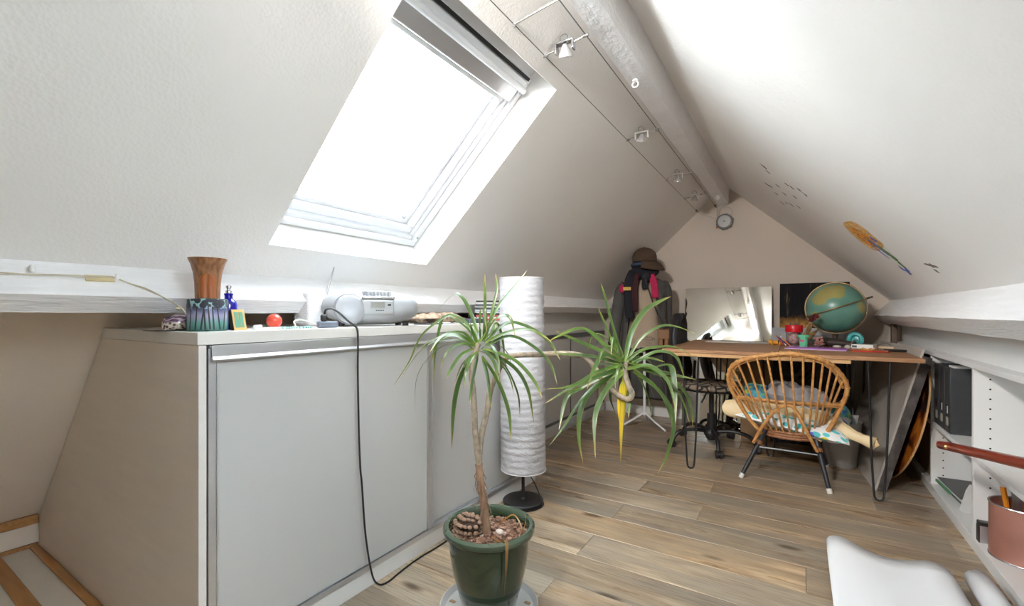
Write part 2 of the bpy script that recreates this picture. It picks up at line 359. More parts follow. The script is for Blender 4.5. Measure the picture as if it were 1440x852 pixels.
added_win = bpy.data.objects.new('window_2', None); COL.objects.link(added_win); added_win['kind'] = 'structure'  # added opening, out of view, that lets in extra sky light
def rpt(x, y, d): return Vector((x, y, SR*x+CR))+NR*d
def rbox(mb, xa, xb, ya, yb, d0, d1): return mb.hexa([rpt(xa,ya,d0), rpt(xb,ya,d0), rpt(xb,yb,d0), rpt(xa,yb,d0), rpt(xa,ya,d1), rpt(xb,ya,d1), rpt(xb,yb,d1), rpt(xa,yb,d1)])
mb = MB(); w_ = .045
rbox(mb, VX0-.03, VX0+w_, VY0-.03, VY1+.03, .098, .17); rbox(mb, VX1-w_, VX1+.03, VY0-.03, VY1+.03, .098, .17)
rbox(mb, VX0+w_, VX1-w_, VY0-.03, VY0+w_, .098, .17); rbox(mb, VX0+w_, VX1-w_, VY1-w_, VY1+.03, .098, .17)
obj('outer_frame', mb, M['white_gloss'], added_win, bev=.004)
obj('pane', rbox(MB(), VX0+.04, VX1-.04, VY0+.04, VY1-.04, .130, .134), M['glass'], added_win, sm=False)

# ------------------------------------------------------------------ big white cabinet under the roof window
XC = -1.29
cab = thing('storage_cabinet', 'long pale grey cabinet with sliding doors under the roof window', 'cabinet', (XC, 1.43, 0))
def cb(mb): return mb.xform(Matrix.Translation((-XC, -1.43, 0)))
obj('side_panel', cb(MB().prism([(-1.317+.025,.5485,0),(-1.292,.5485,.896),(-1.975,.5485,.896),(-2.700,.5485,.128),(-2.700,.5485,0)], (0,.018,0))), M['side_taupe'], cab, sm=False, bev=.0015)
obj('front_edge', cb(MB().box(-1.292, -1.290, .5485, .5665, 0, .896)), M['cream_wood'], cab, sm=False)
obj('side_panel', cb(MB().prism([(-1.292,2.292,0),(-1.292,2.292,.896),(-1.62,2.292,.896),(-1.62,2.292,0)], (0,.018,0))), M['cream_wood'], cab, sm=False, bev=.0015)
obj('top_board', cb(MB().box(-1.985, -1.288, .545, 2.314, .897, .930)), M['cream_wood'], cab, bev=.0015)
obj('plinth', cb(MB().box(-1.31, -1.294, .567, 2.292, .0, .060)), M['white'], cab, bev=.001)
obj('bottom_track', cb(MB().box(-1.36, -1.291, .567, 2.292, .060, .072).box(-1.294, -1.291, .567, 2.292, .072, .080).box(-1.322, -1.319, .567, 2.292, .072, .080)), M['alu'], cab)
obj('top_track', cb(MB().box(-1.36, -1.292, .575, 2.292, .888, .895).box(-1.293, -1.286, .578, 2.292, .858, .895).prism([(-1.286,.578,.856),(-1.281,.578,.853),(-1.279,.578,.858),(-1.286,.578,.866)], (0,1.714,0))), M['alu'], cab, bev=.001)
obj('back_void', cb(MB().box(-1.345, -1.342, .567, 2.292, .072, .89)), M['dark'], cab, sm=False)
for y0, y1, x in ((.569, 1.432, -1.303), (1.415, 2.288, -1.326)):
    dr = obj('sliding_door', cb(MB().box(x-.008, x, y0+.018, y1-.018,   .078, .884)), M['door_grey'], cab, sm=False)
    for a, b in ((y0+.004, y0+.028), (y1-.030, y1)):
        mbs = cb(MB().box(x-.010, x+.006, a, b, .077, .886).box(x+.006, x+.009, a, a+.004, .077, .886).box(x+.006, x+.009, b-.004, b, .077, .886))
        obj('edge_profile', mbs, M['alu'], dr, sm=False, label='aluminium edge strip of sliding door')

# ------------------------------------------------------------------ low cupboards in the eaves beyond
cu = thing('eaves_cupboard', 'low warm grey built-in cupboards beyond the white cabinet', 'cupboard', (-1.64, 3.3, 0))
def cc(mb): return mb.xform(Matrix.Translation((1.64, -3.3, 0)))
obj('carcass', cc(MB().box(-1.68, -1.662, 2.32, 4.36, .0, .80)), M['dark'], cu, sm=False)
obj('top_rail', cc(MB().box(-1.662, -1.634, 2.325, 4.345, .768, .803)), M['gray_paint'], cu, bev=.002)
obj('bottom_rail', cc(MB().box(-1.662, -1.638, 2.325, 4.345, .085, .105)), M['gray_paint'], cu, bev=.002)
obj('plinth', cc(MB().box(-1.662, -1.634, 2.325, 4.345, 0, .085)), M['white'], cu, bev=.002)
for y0, y1 in ((2.33, 2.92), (2.925, 3.555), (3.565, 4.17)):
    obj('door', cc(MB().box(-1.660, -1.645, y0, y1-.006, .105, .768)), M['cup_door'], cu, bev=.001)
    obj('handle_strip', cc(MB().box(-1.656, -1.641, y1-.008, y1+.006, .105, .768)), M['gray_paint'], cu)
obj('end_panel', cc(MB().box(-1.660, -1.640, 4.18, 4.345, .105, .768)), M['cup_door'], cu, bev=.001)

# ------------------------------------------------------------------ bookcase along the right
XB = .612
bk = thing('bookcase', 'low white open bookcase built along the right knee wall', 'bookcase', (XB, 3.0, 0))
def bb(mb): return mb.xform(Matrix.Translation((-XB, -3.0, 0)))
ups = (1.20, 1.885, 2.584, 3.278, 3.972)
for y in ups: obj('upright', bb(MB().box(XB+.004, .945, y-.001, y+.021, .058, .752)), M['white'], bk, bev=.001)
obj('top_board', bb(MB().box(XB, .955, 1.19, 4.30, .752, .774)), M['white'], bk, bev=.002)
obj('bottom_board', bb(MB().box(XB, .955, 1.19, 4.30, .036, .058)), M['white'], bk, bev=.002)
obj('plinth', bb(MB().box(XB+.006, XB+.024, 1.19, 4.30, 0, .036)), M['white'], bk)
obj('back_panel', bb(MB().box(.945, .954, 1.19, 4.30, .058, .752)), M['white'], bk, sm=False)
for i in range(4):
    obj('shelf', bb(MB().box(XB+.002, .944, ups[i]+.022, ups[i+1]-.002, .376, .396)), M['white'], bk, bev=.001)
for y in ups[1:4]:
    h = MB()
    for k in range(16):
        z = .11+k*.04
        for xx in (.665, .90):
            h.add([(xx+.0035*math.cos(q*math.pi/4), y-.0015, z+.0035*math.sin(q*math.pi/4)) for q in range(8)], [tuple(range(8))])
    p = obj('peg_holes', bb(h), M['dark'], bk, sm=False); p['kind'] = 'stuff'

# box files on the middle bay's upper shelf
mbind = mat('charcoal_binder_board', (.045,.047,.052), .5, bump=.15, bscale=300, var=.1, vscale=30)
mlab = mat('binder_label', (.42,.40,.34), .7)
for i, (lab, hole) in enumerate((('nearest of three charcoal box files on the white shelf, its broad side showing', 1), ('middle one of three charcoal box files on the white shelf', 1), ('farthest of three charcoal box files, against the shelf upright', 0))):
    y = 2.962+i*.099
    t = thing('box_file', lab, 'binder', (.625, y, .396), 0, 'charcoal box files in the bookcase')
    obj('case', MB().box(0, .285, 0, .094, 0, .318), mbind, t, bev=.003)
    obj('spine_label', MB().box(-.0012, 0, .030, .064, .035, .075), mlab, t, sm=False, label='pale label low on the spine')
    obj('finger_hole', MB().box(-.0012, 0, .032, .062, .095, .135), M['dark'], t, sm=False)
    if hole: obj('paper_edge', MB().box(-.0018, -.0012, .032, .045, .095, .130), M['paper'], t, sm=False)
    if i == 0: obj('paper_stack', MB().box(.015, .28, .006, .088, .318, .326), M['paper'], t, sm=False, label='white papers showing at the top')
tag(obj('card_box', MB().box(0, .12, 0, .06, 0, .058), mbind, loc=(.66, 2.625, .396), bev=.002), 'small black box low on the shelf in front of the box files', 'box')
# dark crate and cardboard in the far bay
t = thing('crate', 'black ribbed box in the farthest upper bay of the bookcase', 'box', (.625, 3.34, .396))
obj('shell', MB().box(0, .28, 0, .5, 0, .335), M['black_plastic'], t, bev=.006)
for k in range(9): obj('rib', MB().box(-.004, 0, .01, .49, .02+k*.035, .036+k*.035), M['black_plastic'], t, bev=.001)
mcard = mat('cardboard', (.28,.17,.09), .8, var=.08, vscale=12)
tag(obj('cardboard_box', MB().box(0, .29, 0, .55, 0, .27), mcard, loc=(.64, 3.33, .058), bev=.003), 'brown cardboard box in the farthest lower bay of the bookcase', 'box')
# folder, notebook and papers in the middle bay
def slabthing(name, lab, cat, c, sx, sy, sz, rz, m, tilt=(0,0), bev=.001, group=None):
    o = obj(name, MB().box(-sx/2, sx/2, -sy/2, sy/2, 0, sz), m, loc=c, bev=bev); o.rotation_euler = (tilt[0], tilt[1], rz); return tag(o, lab, cat, group)
slabthing('paper_stack', 'loose white sheets lying under the black folder on the bottom shelf', 'paper', (.775, 3.10, .0582), .22, .31, .010, .1, M['paper'])
slabthing('notebook', 'grey green notebook between papers and black folder on the bottom shelf', 'notebook', (.765, 3.10, .0685), .22, .30, .012, .06, mat('notebook_cover', (.16,.22,.18), .6))
fo = thing('folder', 'black folder lying open-edged on the bottom shelf of the bookcase', 'folder', (.765, 3.10, .0815), .05)
obj('cover', MB().box(-.12, .12, -.165, .165, 0, .003).box(-.12, .12, -.165, .165, .019, .022).box(.117, .12, -.165, .165, 0, .022), M['black_plastic'], fo, bev=.0008)
obj('pages', MB().box(-.114, .116, -.158, .158, .0035, .0185), M['paper'], fo, sm=False)
gs = MB().box(-.128, -.120, -.05, .16, .001, .012); obj('index_tabs', gs, mat('green_tabs', (.10,.30,.13), .6), fo, label='green index tabs along the edge')
lf = MB(); 
for k in range(5): lf.prism([(0,k*.010,0),(.16,k*.010+.05,0),(.17,k*.012+.05,.12-.012*k),(.02,k*.012-.02,.14-.01*k)], (0,.0015,0))
lf = tag(obj('loose_papers', lf, M['paper'], loc=(.645, 2.865, .060), sm=False), 'curled bundle of cream papers standing beside the black folder', 'paper')

# copper can with brushes
mc = mat('copper_lacquer', (.56,.27,.215), .30, .55, var=.06, vscale=14)
can = thing('paint_can', 'copper coloured tin can full of brushes on the bottom shelf', 'can', (.720, 2.44, .0585))
obj('body', MB().lathe([(.095,.002),(.095,.200),(.090,.202),(.090,.012),(0,.012)], 40), mc, can)
for z_ in (.202, .0035): obj('rim', MB().torus((0,0,z_), .094, .094, .0035, 'z', 40, 8), M['steel'], can)
def stick(name, lab, cat, a, b, parts, group=None):   # parts: (name, t0, t1, radius, radius, mat)
    t = thing(name, lab, cat, a, 0, group); a, b = Vector(a), Vector(b)
    for nm, t0, t1, r0, r1, m in parts:
        obj(nm, MB().tube([(b-a)*t0, (b-a)*lerp(t0,t1,.5), (b-a)*t1], [r0, lerp(r0,r1,.5), r1], 8), m, t)
    return t
morange = mat('orange_lacquer', (.85,.28,.02), .35); mbrist = mat('bristle', (.22,.15,.09), .9, bump=.6, bscale=160)
stick('paintbrush', 'orange handled brush standing at left in copper can', 'brush', (.700,2.45,.072), (.672,2.475,.31), (('handle',0,1,.005,.009,morange),))
stick('flat_brush', 'wide brush with orange ferrule at right in the copper can', 'brush', (.735,2.43,.072), (.752,2.41,.31), (('handle',0,.55,.006,.008,morange),('ferrule',.55,.78,.022,.026,mbrist),('tip',.78,1,.022,.012,morange)))
t = thing('steel_ruler', 'grey steel ruler leaning out of the copper can', 'ruler', (.705,2.42,.072)); obj('blade', MB().bar((0,0,0), (-.012,.02,.27), .022, .0025, (0,1,0)), M['steel'], t)
t = thing('tin_box', 'small dark edged tin beside the copper can', 'box', (.638, 2.545, .0585)); obj('body', MB().box(-.018,.018,-.015,.015,0,.075), M['alu'], t, bev=.004)
obj('lid', MB().box(-.019,.019,-.016,.016,.068,.084), M['black_plastic'], t, bev=.003); obj('edge', MB().box(-.0195,-.0165,-.016,.016,.002,.068), M['black_plastic'], t)
tag(obj('white_carton', MB().box(-.018,.02,-.018,.018,0,.12), M['paper'], loc=(.690, 2.563, .0585), bev=.002), 'small white carton behind the tin beside the copper can', 'box')

# armchair arm of red brown wood that reaches into the picture
mred = mat('red_brown_lacquer', (.26,.028,.012), .3, col2=(.17,.018,.009), vscale=5, stretch=(12,1,12), coat=.15)
arm = thing('armrest_stand', 'polished red brown wooden armrest with a brass stud before the white shelves', 'armrest', (.425, 1.45, 0))
A, B = Vector((.470,2.34,.475)), Vector((.555,.90,.731)); o0 = Vector((.425,1.45,0)); rings = []
for i in range(24):
    t = (0,.0008,.003,.006,.010,.014,.019)[i] if i < 7 else .019+.981*(i-6)/17; c = A.lerp(B, t); w = .0150*math.sqrt(max(.02, 1-(1-min(1,t/.014))**2)); dirn = (B-A).normalized()
    if t == 0: w = .002
    sx = dirn.cross(Vector((0,0,1))).normalized(); up = sx.cross(dirn)
    rings.append([c-o0+sx*(.020*w/.015*math.copysign(abs(math.cos(a))**.6, math.cos(a)))+up*(w*math.copysign(abs(math.sin(a))**.6, math.sin(a))) for a in [2*math.pi*j/16 for j in range(16)]])
obj('arm', MB().loft(rings), mred, arm)
p = A.lerp(B,.085)-o0; dirn = (B-A).normalized(); sd = dirn.cross(Vector((0,0,1))).normalized()
obj('stud', MB().ell(p+sd*.0195, .0085, .0075, .0075, 14, 10), mat('brass', (.75,.55,.25), .2, 1), arm, label='round brass stud')
obj('post', MB().bar((.122,-.47,0), (.122,-.47,.705), .04, .04, (0,1,0)), mred, arm, bev=.006)

# white canvas sheet, unrolled on the floor at lower right
prof = smooth([(.106,0,.062),(.106,0,.082),(.122,0,.098),(.160,0,.099),(.224,0,.075),(.288,0,.064),(.350,0,.074),(.398,0,.092),(.440,0,.090),(.468,0,.060),(.475,0,.020),(.455,0,.0015),(.40,0,.0015)], 4)
mb = MB(); n = len(prof); rows = 14
for i in range(rows+1):
    t = i/rows; y = 2.17-t*1.15
    for p in prof: mb.v.append((p.x+.004*math.sin(5*y)-t*.01, y+.02*math.sin(9*p.x)-.10*(p.x-.28)*0, max(.0015, p.z*(1-.05*t)*(1-max(0, min(1, (.26-p.x)/.1))*min(1, t*2.2)*.9))))
for i in range(rows):
    for j in range(n-1): mb.f.append((i*n+j, i*n+j+1, (i+1)*n+j+1, (i+1)*n+j))
mcanvas = mat('white_canvas', (.82,.82,.83), .8, bump=.25, bscale=500)
tag(obj('canvas_sheet', mb, mcanvas, solid=.0025), 'large white canvas sheet curling up on the floor at lower right', 'canvas')
sp = [( .020*(1-.035*k/3)*math.cos(k*.45)*1.9, .020*(1-.035*k/3)*math.sin(k*.45)*1.9) for k in range(46)]
mb = MB(); n = len(sp)
for i in range(9):
    y = 2.22-i*.13
    for (x, z) in sp: mb.v.append((.540+x+.0*i, y, .0395+z))
for i in range(8):
    for j in range(n-1): mb.f.append((i*n+j, i*n+j+1, (i+1)*n+j+1, (i+1)*n+j))
tag(obj('canvas_roll', mb, mcanvas, solid=.002), 'white canvas rolled up against the foot of the bookcase', 'canvas')

# ------------------------------------------------------------------ potted dragon tree
LEAVES_A = [[(-0.014,-0.008,0.883),(-0.014,-0.004,0.989),(-0.017,-0,1.108)],
 [(-0.01,-0.005,0.888),(0.005,0.014,0.99),(0.01,0.031,1.057),(-0.002,0.04,1.108)],
 [(-0.008,-0.004,0.923),(0.019,0.026,0.997),(0.053,0.067,1.059),(0.082,0.107,1.119)],
 [(-0.032,-0.019,0.909),(-0.066,-0.025,0.99),(-0.1,-0.024,1.031),(-0.135,-0.02,1.039),(-0.193,-0.028,0.99)],
 [(-0.03,-0.018,0.876),(-0.066,-0.037,0.94),(-0.106,-0.056,0.966),(-0.137,-0.069,0.959),(-0.204,-0.104,0.899),(-0.246,-0.122,0.807),(-0.294,-0.144,0.729)],
 [(-0.03,-0.018,0.876),(-0.07,-0.032,0.925),(-0.121,-0.048,0.958),(-0.158,-0.053,0.956),(-0.19,-0.053,0.833),(-0.204,-0.04,0.715)],
 [(-0.026,-0.015,0.883),(0.003,-0.056,0.946),(0.047,-0.115,0.989)],
 [(-0.016,-0.009,0.881),(-0.007,-0.011,0.945),(-0.005,-0.021,0.987),(0.009,-0.025,0.91)],
 [(-0.04,-0.024,0.848),(-0.091,-0.041,0.88),(-0.174,-0.071,0.845),(-0.241,-0.087,0.757),(-0.266,-0.074,0.622)],
 [(-0.04,-0.024,0.864),(-0.106,-0.062,0.888),(-0.194,-0.112,0.854),(-0.266,-0.151,0.742)],
 [(-0.04,-0.024,0.848),(-0.093,-0.038,0.753),(-0.127,-0.03,0.648),(-0.151,-0.012,0.503)],
 [(-0.048,-0.029,0.855),(-0.067,-0.07,0.834),(-0.07,-0.116,0.79),(-0.052,-0.155,0.771)],
 [(-0.02,-0.012,0.831),(0.002,-0.01,0.757),(0.019,-0.018,0.662)],
 [(-0.02,-0.012,0.831),(0.034,0.001,0.751),(0.078,-0.003,0.659),(0.102,-0.024,0.563)],
 [(-0.012,-0.007,0.848),(0.045,0.027,0.798),(0.083,0.046,0.707),(0.091,0.047,0.626)],
 [(-0.012,-0.007,0.848),(0.066,0.042,0.798),(0.108,0.067,0.723),(0.127,0.077,0.608)],
 [(-0.012,-0.007,0.855),(0.082,0.017,0.825),(0.159,0.012,0.767),(0.21,-0.017,0.714)],
 [(-0.012,-0.007,0.864),(0.065,0.026,0.898),(0.138,0.049,0.867),(0.197,0.059,0.812),(0.228,0.048,0.746)],
 [(-0.012,-0.007,0.871),(0.048,0.022,0.94),(0.104,0.042,0.936),(0.16,0.061,0.906),(0.201,0.067,0.868),(0.23,0.065,0.822)],
 [(-0.018,-0.01,0.881),(0.017,0.026,0.923),(0.056,0.071,0.941),(0.097,0.121,0.921),(0.13,0.169,0.876)],
 [(-0,0.001,0.886),(0.016,0.023,0.94),(0.025,0.044,0.879),(0.022,0.061,0.805)],
 [(-0.048,-0.029,0.838),(-0.043,-0.071,0.814),(-0.013,-0.119,0.803)],
 [(-0.04,-0.024,0.867),(-0.103,-0.051,0.904),(-0.185,-0.083,0.879),(-0.241,-0.096,0.839)],
 [(-0.012,-0.007,0.876),(0.06,0.011,0.91),(0.143,0.022,0.921),(0.225,0.025,0.883)],
 [(-0.044,-0.027,0.843),(-0.078,-0.045,0.803),(-0.101,-0.055,0.743)],
 [(-0.032,-0.019,0.838),(-0.023,-0.062,0.75),(0.006,-0.116,0.689)],
 [(-0.036,-0.022,0.862),(-0.057,-0.071,0.911),(-0.082,-0.141,0.902),(-0.081,-0.203,0.851)],
 [(-0.012,-0.007,0.848),(0.009,0.037,0.829),(0.02,0.088,0.783)],
 [(-0.02,-0.012,0.857),(0.031,-0.02,0.818),(0.074,-0.051,0.757)],
 [(-0.032,-0.019,0.871),(-0.028,-0.056,0.915),(-0.006,-0.1,0.953)]]
LEAVES_B = [[(0.394,0.19,0.818),(0.354,0.195,0.936),(0.321,0.219,1.025),(0.292,0.253,1.078)],
 [(0.378,0.18,0.836),(0.332,0.188,0.936),(0.295,0.219,0.994)],
 [(0.376,0.179,0.832),(0.373,0.154,0.89),(0.379,0.124,0.896),(0.387,0.09,0.844)],
 [(0.397,0.192,0.818),(0.408,0.219,0.906),(0.436,0.265,0.978),(0.47,0.321,1.011),(0.499,0.376,1.031)],
 [(0.401,0.195,0.818),(0.439,0.216,0.889),(0.49,0.244,0.93),(0.535,0.268,0.932),(0.591,0.299,0.908)],
 [(0.403,0.196,0.818),(0.437,0.222,0.852),(0.486,0.26,0.865),(0.539,0.301,0.86),(0.598,0.347,0.813)],
 [(0.409,0.2,0.811),(0.461,0.217,0.797),(0.521,0.233,0.812),(0.541,0.219,0.784),(0.552,0.198,0.71),(0.558,0.17,0.645)],
 [(0.409,0.2,0.811),(0.441,0.247,0.804),(0.474,0.307,0.769),(0.482,0.359,0.72)],
 [(0.419,0.206,0.795),(0.446,0.231,0.739),(0.459,0.25,0.68),(0.461,0.266,0.629)],
 [(0.422,0.208,0.795),(0.474,0.261,0.737),(0.497,0.305,0.679),(0.506,0.345,0.618),(0.505,0.382,0.554)],
 [(0.422,0.208,0.8),(0.504,0.276,0.768),(0.551,0.329,0.718),(0.566,0.366,0.652),(0.565,0.396,0.584)],
 [(0.422,0.208,0.806),(0.515,0.229,0.786),(0.607,0.232,0.771)],
 [(0.397,0.192,0.795),(0.34,0.147,0.755),(0.3,0.109,0.71),(0.287,0.085,0.654),(0.291,0.071,0.582),(0.308,0.063,0.51)],
 [(0.397,0.192,0.788),(0.36,0.146,0.743),(0.345,0.104,0.697),(0.344,0.065,0.643),(0.36,0.033,0.543)],
 [(0.388,0.186,0.818),(0.354,0.131,0.843),(0.341,0.073,0.808),(0.34,0.014,0.745)],
 [(0.388,0.186,0.825),(0.35,0.142,0.872),(0.316,0.09,0.918),(0.294,0.041,0.926),(0.265,-0.017,0.906),(0.255,-0.066,0.891)],
 [(0.388,0.186,0.818),(0.325,0.125,0.861),(0.274,0.06,0.894),(0.243,0.003,0.92)],
 [(0.388,0.186,0.811),(0.302,0.134,0.836),(0.181,0.061,0.845)],
 [(0.388,0.186,0.806),(0.342,0.112,0.793),(0.294,0.016,0.756),(0.258,-0.084,0.756)],
 [(0.388,0.186,0.806),(0.326,0.154,0.764),(0.258,0.122,0.722),(0.228,0.115,0.69)],
 [(0.388,0.186,0.795),(0.343,0.139,0.779),(0.271,0.065,0.742),(0.211,-0.005,0.697)],
 [(0.361,0.169,0.774),(0.332,0.137,0.756),(0.29,0.088,0.701),(0.252,0.039,0.619),(0.226,-0.005,0.569)],
 [(0.365,0.172,0.752),(0.352,0.181,0.708),(0.35,0.206,0.669),(0.357,0.241,0.62)],
 [(0.407,0.198,0.763),(0.413,0.188,0.708),(0.416,0.17,0.644)],
 [(0.283,0.121,0.733),(0.252,0.065,0.712),(0.251,0.012,0.618)],
 [(0.419,0.206,0.786),(0.487,0.243,0.73),(0.533,0.264,0.64),(0.518,0.245,0.53),(0.494,0.219,0.47)],
 [(0.407,0.198,0.825),(0.42,0.216,0.861),(0.427,0.233,0.841),(0.427,0.248,0.812)],
 [(0.415,0.203,0.816),(0.477,0.173,0.835),(0.541,0.112,0.832)],
 [(0.392,0.189,0.829),(0.362,0.22,0.874),(0.328,0.273,0.919)],
 [(0.403,0.196,0.825),(0.449,0.151,0.853),(0.497,0.073,0.858)],
 [(0.384,0.184,0.802),(0.339,0.177,0.809),(0.296,0.18,0.801)],
 [(0.415,0.203,0.797),(0.445,0.256,0.759),(0.462,0.316,0.678)]]
LEAVES_Y = [[(0.395,0.191,0.774),(0.393,0.184,0.707),(0.391,0.175,0.618),(0.392,0.166,0.496)],
 [(0.401,0.195,0.763),(0.395,0.194,0.694),(0.389,0.195,0.59)],
 [(0.39,0.188,0.752),(0.383,0.18,0.684),(0.386,0.177,0.617)]]
TRUNK = [(-0.01,-0.005,0.252),(-0.014,-0.008,0.33),(-0.022,-0.013,0.389),(-0.03,-0.018,0.472)]
STEM_A = [(-0.028,-0.017,0.46),(-0.032,-0.031,0.558),(-0.03,-0.042,0.654),(-0.034,-0.044,0.724),(-0.044,-0.039,0.781),(-0.04,-0.024,0.838),(-0.03,-0.018,0.874)]
STEM_B = [(-0.03,-0.018,0.472),(-0.03,-0.006,0.552),(-0.024,0.022,0.643),(-0.019,0.036,0.713),(-0,0.06,0.785),(0.02,0.073,0.819),(0.055,0.083,0.83),(0.134,0.109,0.834),(0.218,0.127,0.839),(0.279,0.142,0.83),(0.314,0.152,0.791),(0.33,0.162,0.757),(0.357,0.167,0.731),(0.387,0.174,0.708),(0.413,0.179,0.701),(0.423,0.185,0.717),(0.41,0.189,0.742),(0.399,0.194,0.774),(0.399,0.194,0.816)]
PX, PY = -.863, 1.228
sau = tag(obj('saucer', MB().lathe([(0,.001),(.150,.001),(.163,.020),(.160,.022),(.147,.006),(0,.006)], 48), mat('frosted_plastic', (.66,.66,.64), .3, trans=.25), loc=(PX,PY,0)), 'clear plastic saucer under the green glazed pot', 'saucer')
mb = MB()
for k in range(9):
    a = k*.7; mb.box(.128*math.cos(a)-.010, .128*math.cos(a)+.012, .128*math.sin(a)-.006, .128*math.sin(a)+.006, .0062, .0076)
p = obj('dirt_flecks', mb, mat('dirt', (.33,.22,.13), .9), sau, sm=False); p['kind'] = 'stuff'
def glaze():
    m = mat('green_glaze', (.02,.06,.03), .12, coat=.6); N, L, b = nodes(m)
    tc = N.new('ShaderNodeTexCoord'); n = N.new('ShaderNodeTexNoise'); n.inputs['Scale'].default_value = 14; n.inputs['Detail'].default_value = 6; L.new(tc.outputs['Object'], n.inputs[0])
    r = ramp(N, [(.3, (.006,.016,.007)), (.55, (.013,.031,.012)), (.75, (.040,.050,.016))]); L.new(n.outputs[0], r.inputs[0])
    sx = N.new('ShaderNodeSeparateXYZ'); L.new(tc.outputs['Object'], sx.inputs[0])
    mr = N.new('ShaderNodeMapRange'); mr.inputs[1].default_value = .245; mr.inputs[2].default_value = .285; L.new(sx.outputs[2], mr.inputs[0])
    x = N.new('ShaderNodeMixRGB'); L.new(mr.outputs[0], x.inputs[0]); L.new(r.outputs[0], x.inputs[1]); x.inputs[2].default_value = (.060,.085,.055,1)
    L.new(x.outputs[0], b.inputs['Base Color']); return m
plant = thing('potted_dragon_tree', 'two headed dragon tree with twisted stems in a green glazed pot', 'plant', (PX,PY,.0062))
obj('pot', MB().lathe([(0,.001),(.082,.001),(.087,.006),(.104,.065),(.121,.13),(.130,.19),(.132,.225),(.131,.243),(.138,.249),(.149,.255),(.1525,.264),(.151,.273),(.143,.279),(.134,.277),(.128,.268),(.126,.20),(0,.20)], 64), glaze(), plant)
msoil = mat('potting_bark', (.10,.055,.035), .95, col2=(.24,.13,.085), vscale=90)
mb = MB(); rr = [0,.03,.06,.09,.127]
mb.add([(r*math.cos(a), r*math.sin(a), .236+.008*noise.noise(Vector((r*60*math.cos(a), r*60*math.sin(a), 1)))) for r in rr for a in [2*math.pi*k/28 for k in range(28)]], [(i*28+k, i*28+(k+1)%28, (i+1)*28+(k+1)%28, (i+1)*28+k) for i in range(4) for k in range(28)])
obj('soil', mb, msoil, plant)
mb = MB(); rnd = random.Random(3)
for k in range(520):
    r = .122*math.sqrt(rnd.random()); a = rnd.random()*6.283; s = rnd.uniform(.003,.008); st = len(mb.v)
    mb.box(-s,s,-s*.5,s*.5,-s*.25,s*.25); mb.xform(Matrix.Translation((r*math.cos(a), r*math.sin(a), .242+rnd.uniform(0,.006))) @ Matrix.Rotation(rnd.uniform(0,6),4,'Z') @ Matrix.Rotation(rnd.uniform(-.7,.7),4,'X'), st)
def chipmat():
    m = mat('bark_chips', (.2,.1,.06), .9); N, L, b = nodes(m); g = N.new('ShaderNodeNewGeometry')
    r = ramp(N, [(0,(.09,.045,.03)),(.45,(.24,.12,.075)),(.8,(.33,.19,.13)),(.96,(.33,.22,.16)),(1,(.5,.43,.37))]); L.new(g.outputs['Random Per Island'], r.inputs[0]); L.new(r.outputs[0], b.inputs['Base Color']); return m
p = obj('bark_chips', mb, chipmat(), plant, sm=False); p['kind'] = 'stuff'
obj('pebble', MB().ell((.035,.01,.252), .014, .011, .009, 14, 8), mat('pale_pebble', (.6,.5,.45), .7), plant, label='pale pinkish pebble on the bark')
mtr = mat('flaky_bark', (.12,.065,.038), .9, col2=(.32,.20,.125), vscale=40, bump=1, bscale=60, stretch=(1,1,.3))
mst = mat('ringed_stem', (.16,.125,.09), .8, col2=(.33,.27,.20), vscale=60, bump=.5, bscale=80)
def ringed(pts, r0, r1, k=8):
    P = smooth(pts, k); Q = []; 
    for i in range(len(P)-1): Q += [P[i], P[i].lerp(P[i+1], .5)]
    Q.append(P[-1]); n = len(Q)
    return MB().tube(Q, [lerp(r0,r1,i/(n-1))*(1+.07*(i%2)) for i in range(n)], 10)
TR_ = [tuple(Vector(p)) for p in TRUNK]; T0 = Vector(TRUNK[0]); 
trunk = obj('trunk', MB().tube(smooth([(T0.x,T0.y,.22)]+TRUNK[0:1]+TRUNK[1:], 6), [r_*(1+.14*math.sin(i_*2.7)) for i_, r_ in enumerate([.0165,.016,.016,.016,.016,.0155,.0155,.015,.015,.015,.0145,.0145,.014,.014,.014,.0135,.0135,.013,.013,.013,.013,.0125,.0125,.012,.012][:25])], 12), mtr, plant)
mb = MB()
for k in range(34):
    i = rnd.randint(0, len(TRUNK)-2); c = Vector(TRUNK[i]).lerp(Vector(TRUNK[i+1]), rnd.random()); a = rnd.uniform(0,6.28); d = Vector((math.cos(a), math.sin(a), 0))
    e = c+d*.013; l = rnd.uniform(.02,.06); w = d.cross(Vector((0,0,1)))*.003
    mb.add([e-w, e+w, e+w*.6+d*.012-Vector((0,0,l*.6)), e-w*.6+d*.012-Vector((0,0,l*.6)), e+d*.006-Vector((0,0,l))], [(0,1,2,3),(3,2,4)])
obj('bark_shreds', mb, mtr, trunk, sm=False)['kind'] = 'stuff'
obj('stem', ringed(STEM_A, .0098, .0085), mst, plant)
obj('stem', ringed(STEM_B, .0100, .0085), mst, plant)
